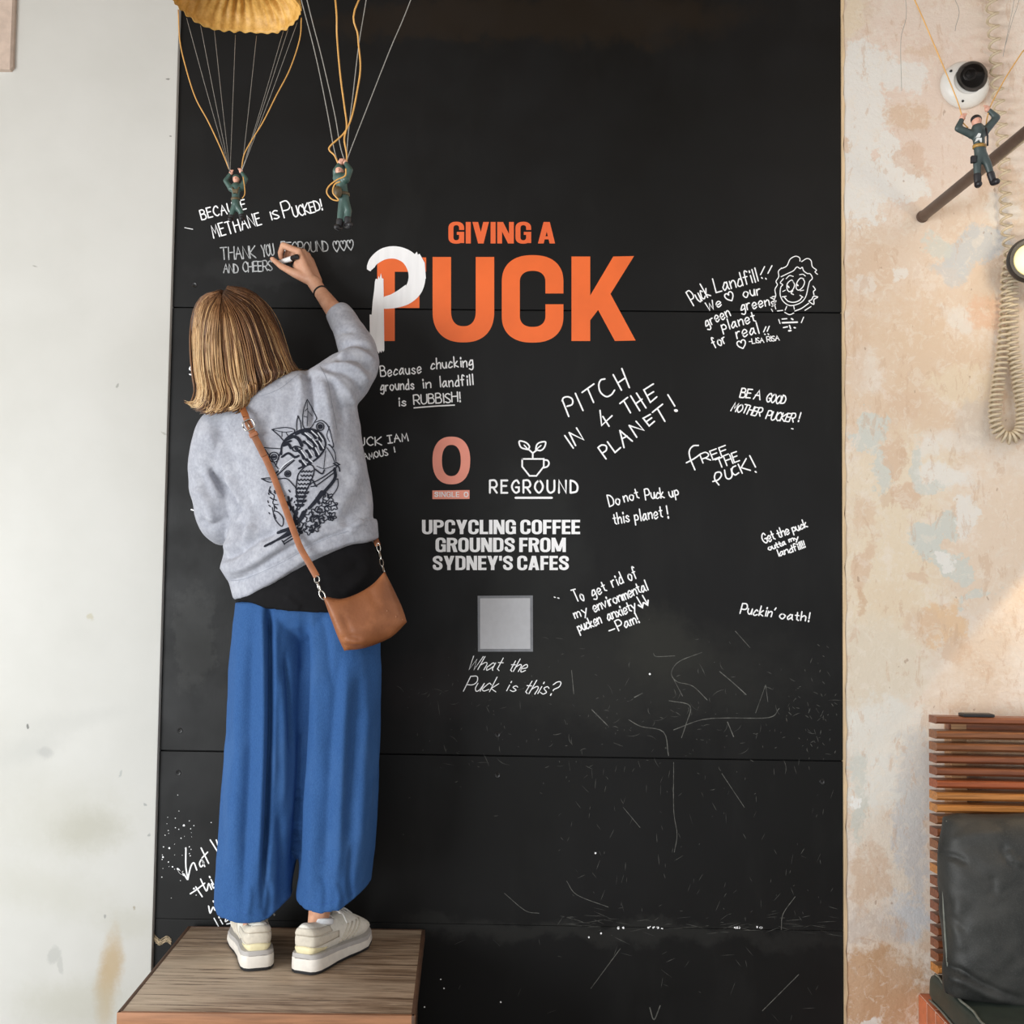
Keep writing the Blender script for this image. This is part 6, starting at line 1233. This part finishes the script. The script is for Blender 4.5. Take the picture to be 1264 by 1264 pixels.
q = P(1186, 879.5, -.085); q2 = P(1224.5, 881.5, -.085); zs_ = P(1160, 888.1, ys)[2]+.0095
sm = thing('small_case', 'small flat black object lying on top of the timber backrest', 'object', ((q[0]+q2[0])/2, -.085, zs_))
MB().box((q[0], -.105, zs_+.0002), (q2[0], -.065, zs_+.0075), .002).build('shell', M['toy_black'], sm, True, 40)
MB().box((q[0]+.004, -.1012, zs_+.0073), (q2[0]-.004, -.0690, zs_+.0083), .0004).build('top_face', M['lamp_black'], sm, True, 40)
# seat cushion
sc_ = thing('seat_cushion', 'dark green vinyl seat cushion on the tiled bench', 'cushion', ((BX0+BX1)/2, -.3, BZ))
cx0 = P(1151, 1212, -.10)[0]; cz1 = P(1156, 1206, -.10)[2]
mb = MB(); nx, ny = 60, 30; G = np.zeros((ny, nx, 3))
top_ = []; 
lo = MB(); lo.box((cx0, BY-.03, BZ+.0005), (BX1, -.065, cz1), .018); me = remesh(lo, .006, 4); fold(me, [], lambda V, N, a_, b_: vnoise(V*np.array([14, 14, 14]), 6)*.008*(V[:, 2] > BZ+.02)); link('cushion_body', me, M['vinyl_green'], sc_)
MB().tube(spline([np.array([cx0+.012+.003*math.sin(y_*50), y_, cz1+.0005+.002*math.sin(y_*37)]) for y_ in np.linspace(-.08, BY-.02, 18)], 4), .0028, 8).build('piping', M['piping'], sc_)
MB().tube(spline([np.array([cx0-.001, y_, BZ+.012+.002*math.sin(y_*31)]) for y_ in np.linspace(-.08, BY-.02, 14)], 4), .0026, 8).build('piping', M['piping'], sc_)
# back cushion
yb = -.22; bc_ = thing('back_cushion', 'large charcoal waxed canvas cushion leaning on the timber slats', 'cushion', P(1250, 1230, yb))
yt = -.17; yb2 = -.235
def cp(px, py): return P(px, py, yt+(yb2-yt)*np.clip((py-1005)/220, 0, 1))
G = coons([cp(1166, 1010), cp(1185, 1006), cp(1230, 1005), cp(1300, 1003), cp(1390, 1006)], [cp(1390, 1006), cp(1398, 1100), cp(1392, 1244)], [cp(1169, 1222), cp(1188, 1234), cp(1230, 1241), cp(1300, 1248), cp(1392, 1244)], [cp(1166, 1010), cp(1161, 1040), cp(1159, 1075), cp(1160, 1120), cp(1163, 1165), cp(1165, 1198), cp(1169, 1222)], 70, 70)
mb = pillow(G, lambda u_, v_, e_: .006+.085*e_**.8, lambda u_, v_, e_: .006+.05*e_**.8, 3.4); me = mb.mesh('c'); bm = bmesh.new(); bm.from_mesh(me); bmesh.ops.recalc_face_normals(bm, faces=bm.faces); bm.to_mesh(me); bm.free()
fold(me, [([(1165, 1195), (1185, 1199), (1205, 1212), (1235, 1226), (1264, 1236)], -.016, 4), ([(1168, 1205), (1190, 1210), (1215, 1224), (1250, 1236)], .012, 6), ([(1164, 1056), (1180, 1058), (1194, 1066)], -.010, 4), ([(1170, 1130), (1180, 1138), (1192, 1150)], -.006, 5), ([(1246, 1050), (1250, 1062), (1264, 1066)], .008, 5), ([(1238, 1040), (1242, 1058), (1258, 1072)], -.008, 5), ([(1172, 1040), (1200, 1030), (1240, 1028)], .006, 8), ([(1185, 1100), (1180, 1140), (1188, 1180)], .006, 9), ([(1225, 1080), (1227, 1095), (1226, 1105)], -.006, 4)], lambda V, N, a_, b_: vnoise(V*np.array([9, 9, 9]), 9)*.022+vnoise(V*np.array([30, 30, 30]), 19)*.006)
link('cushion_body', me, M['canvas'], bc_)
MB().tube([q+np.array([.001, -.012, 0]) for q in spline([cp(1166.5, 1012), cp(1163.5, 1040), cp(1161.5, 1075), cp(1162.5, 1120), cp(1165, 1165), cp(1168, 1196)], 8)], .0030, 8).build('piping', M['piping'], bc_)

# warm wall-washers of the room to the right of the picture, one of them the small lamp's own light
l_ = bpy.data.lights.new('wall_lamp_light', 'POINT'); l_.energy = .9; l_.color = (1, .82, .55); l_.shadow_soft_size = .03
o_ = bpy.data.objects.new('wall_lamp_light', l_); COL.objects.link(o_); o_.location = tuple(lc+lax*.16)
spot('bench_spot', tuple(P(1425, 560, -.22)), tuple(P(1365, 990, -.02)), 9, (1, .72, .42), 74, .12, .02)
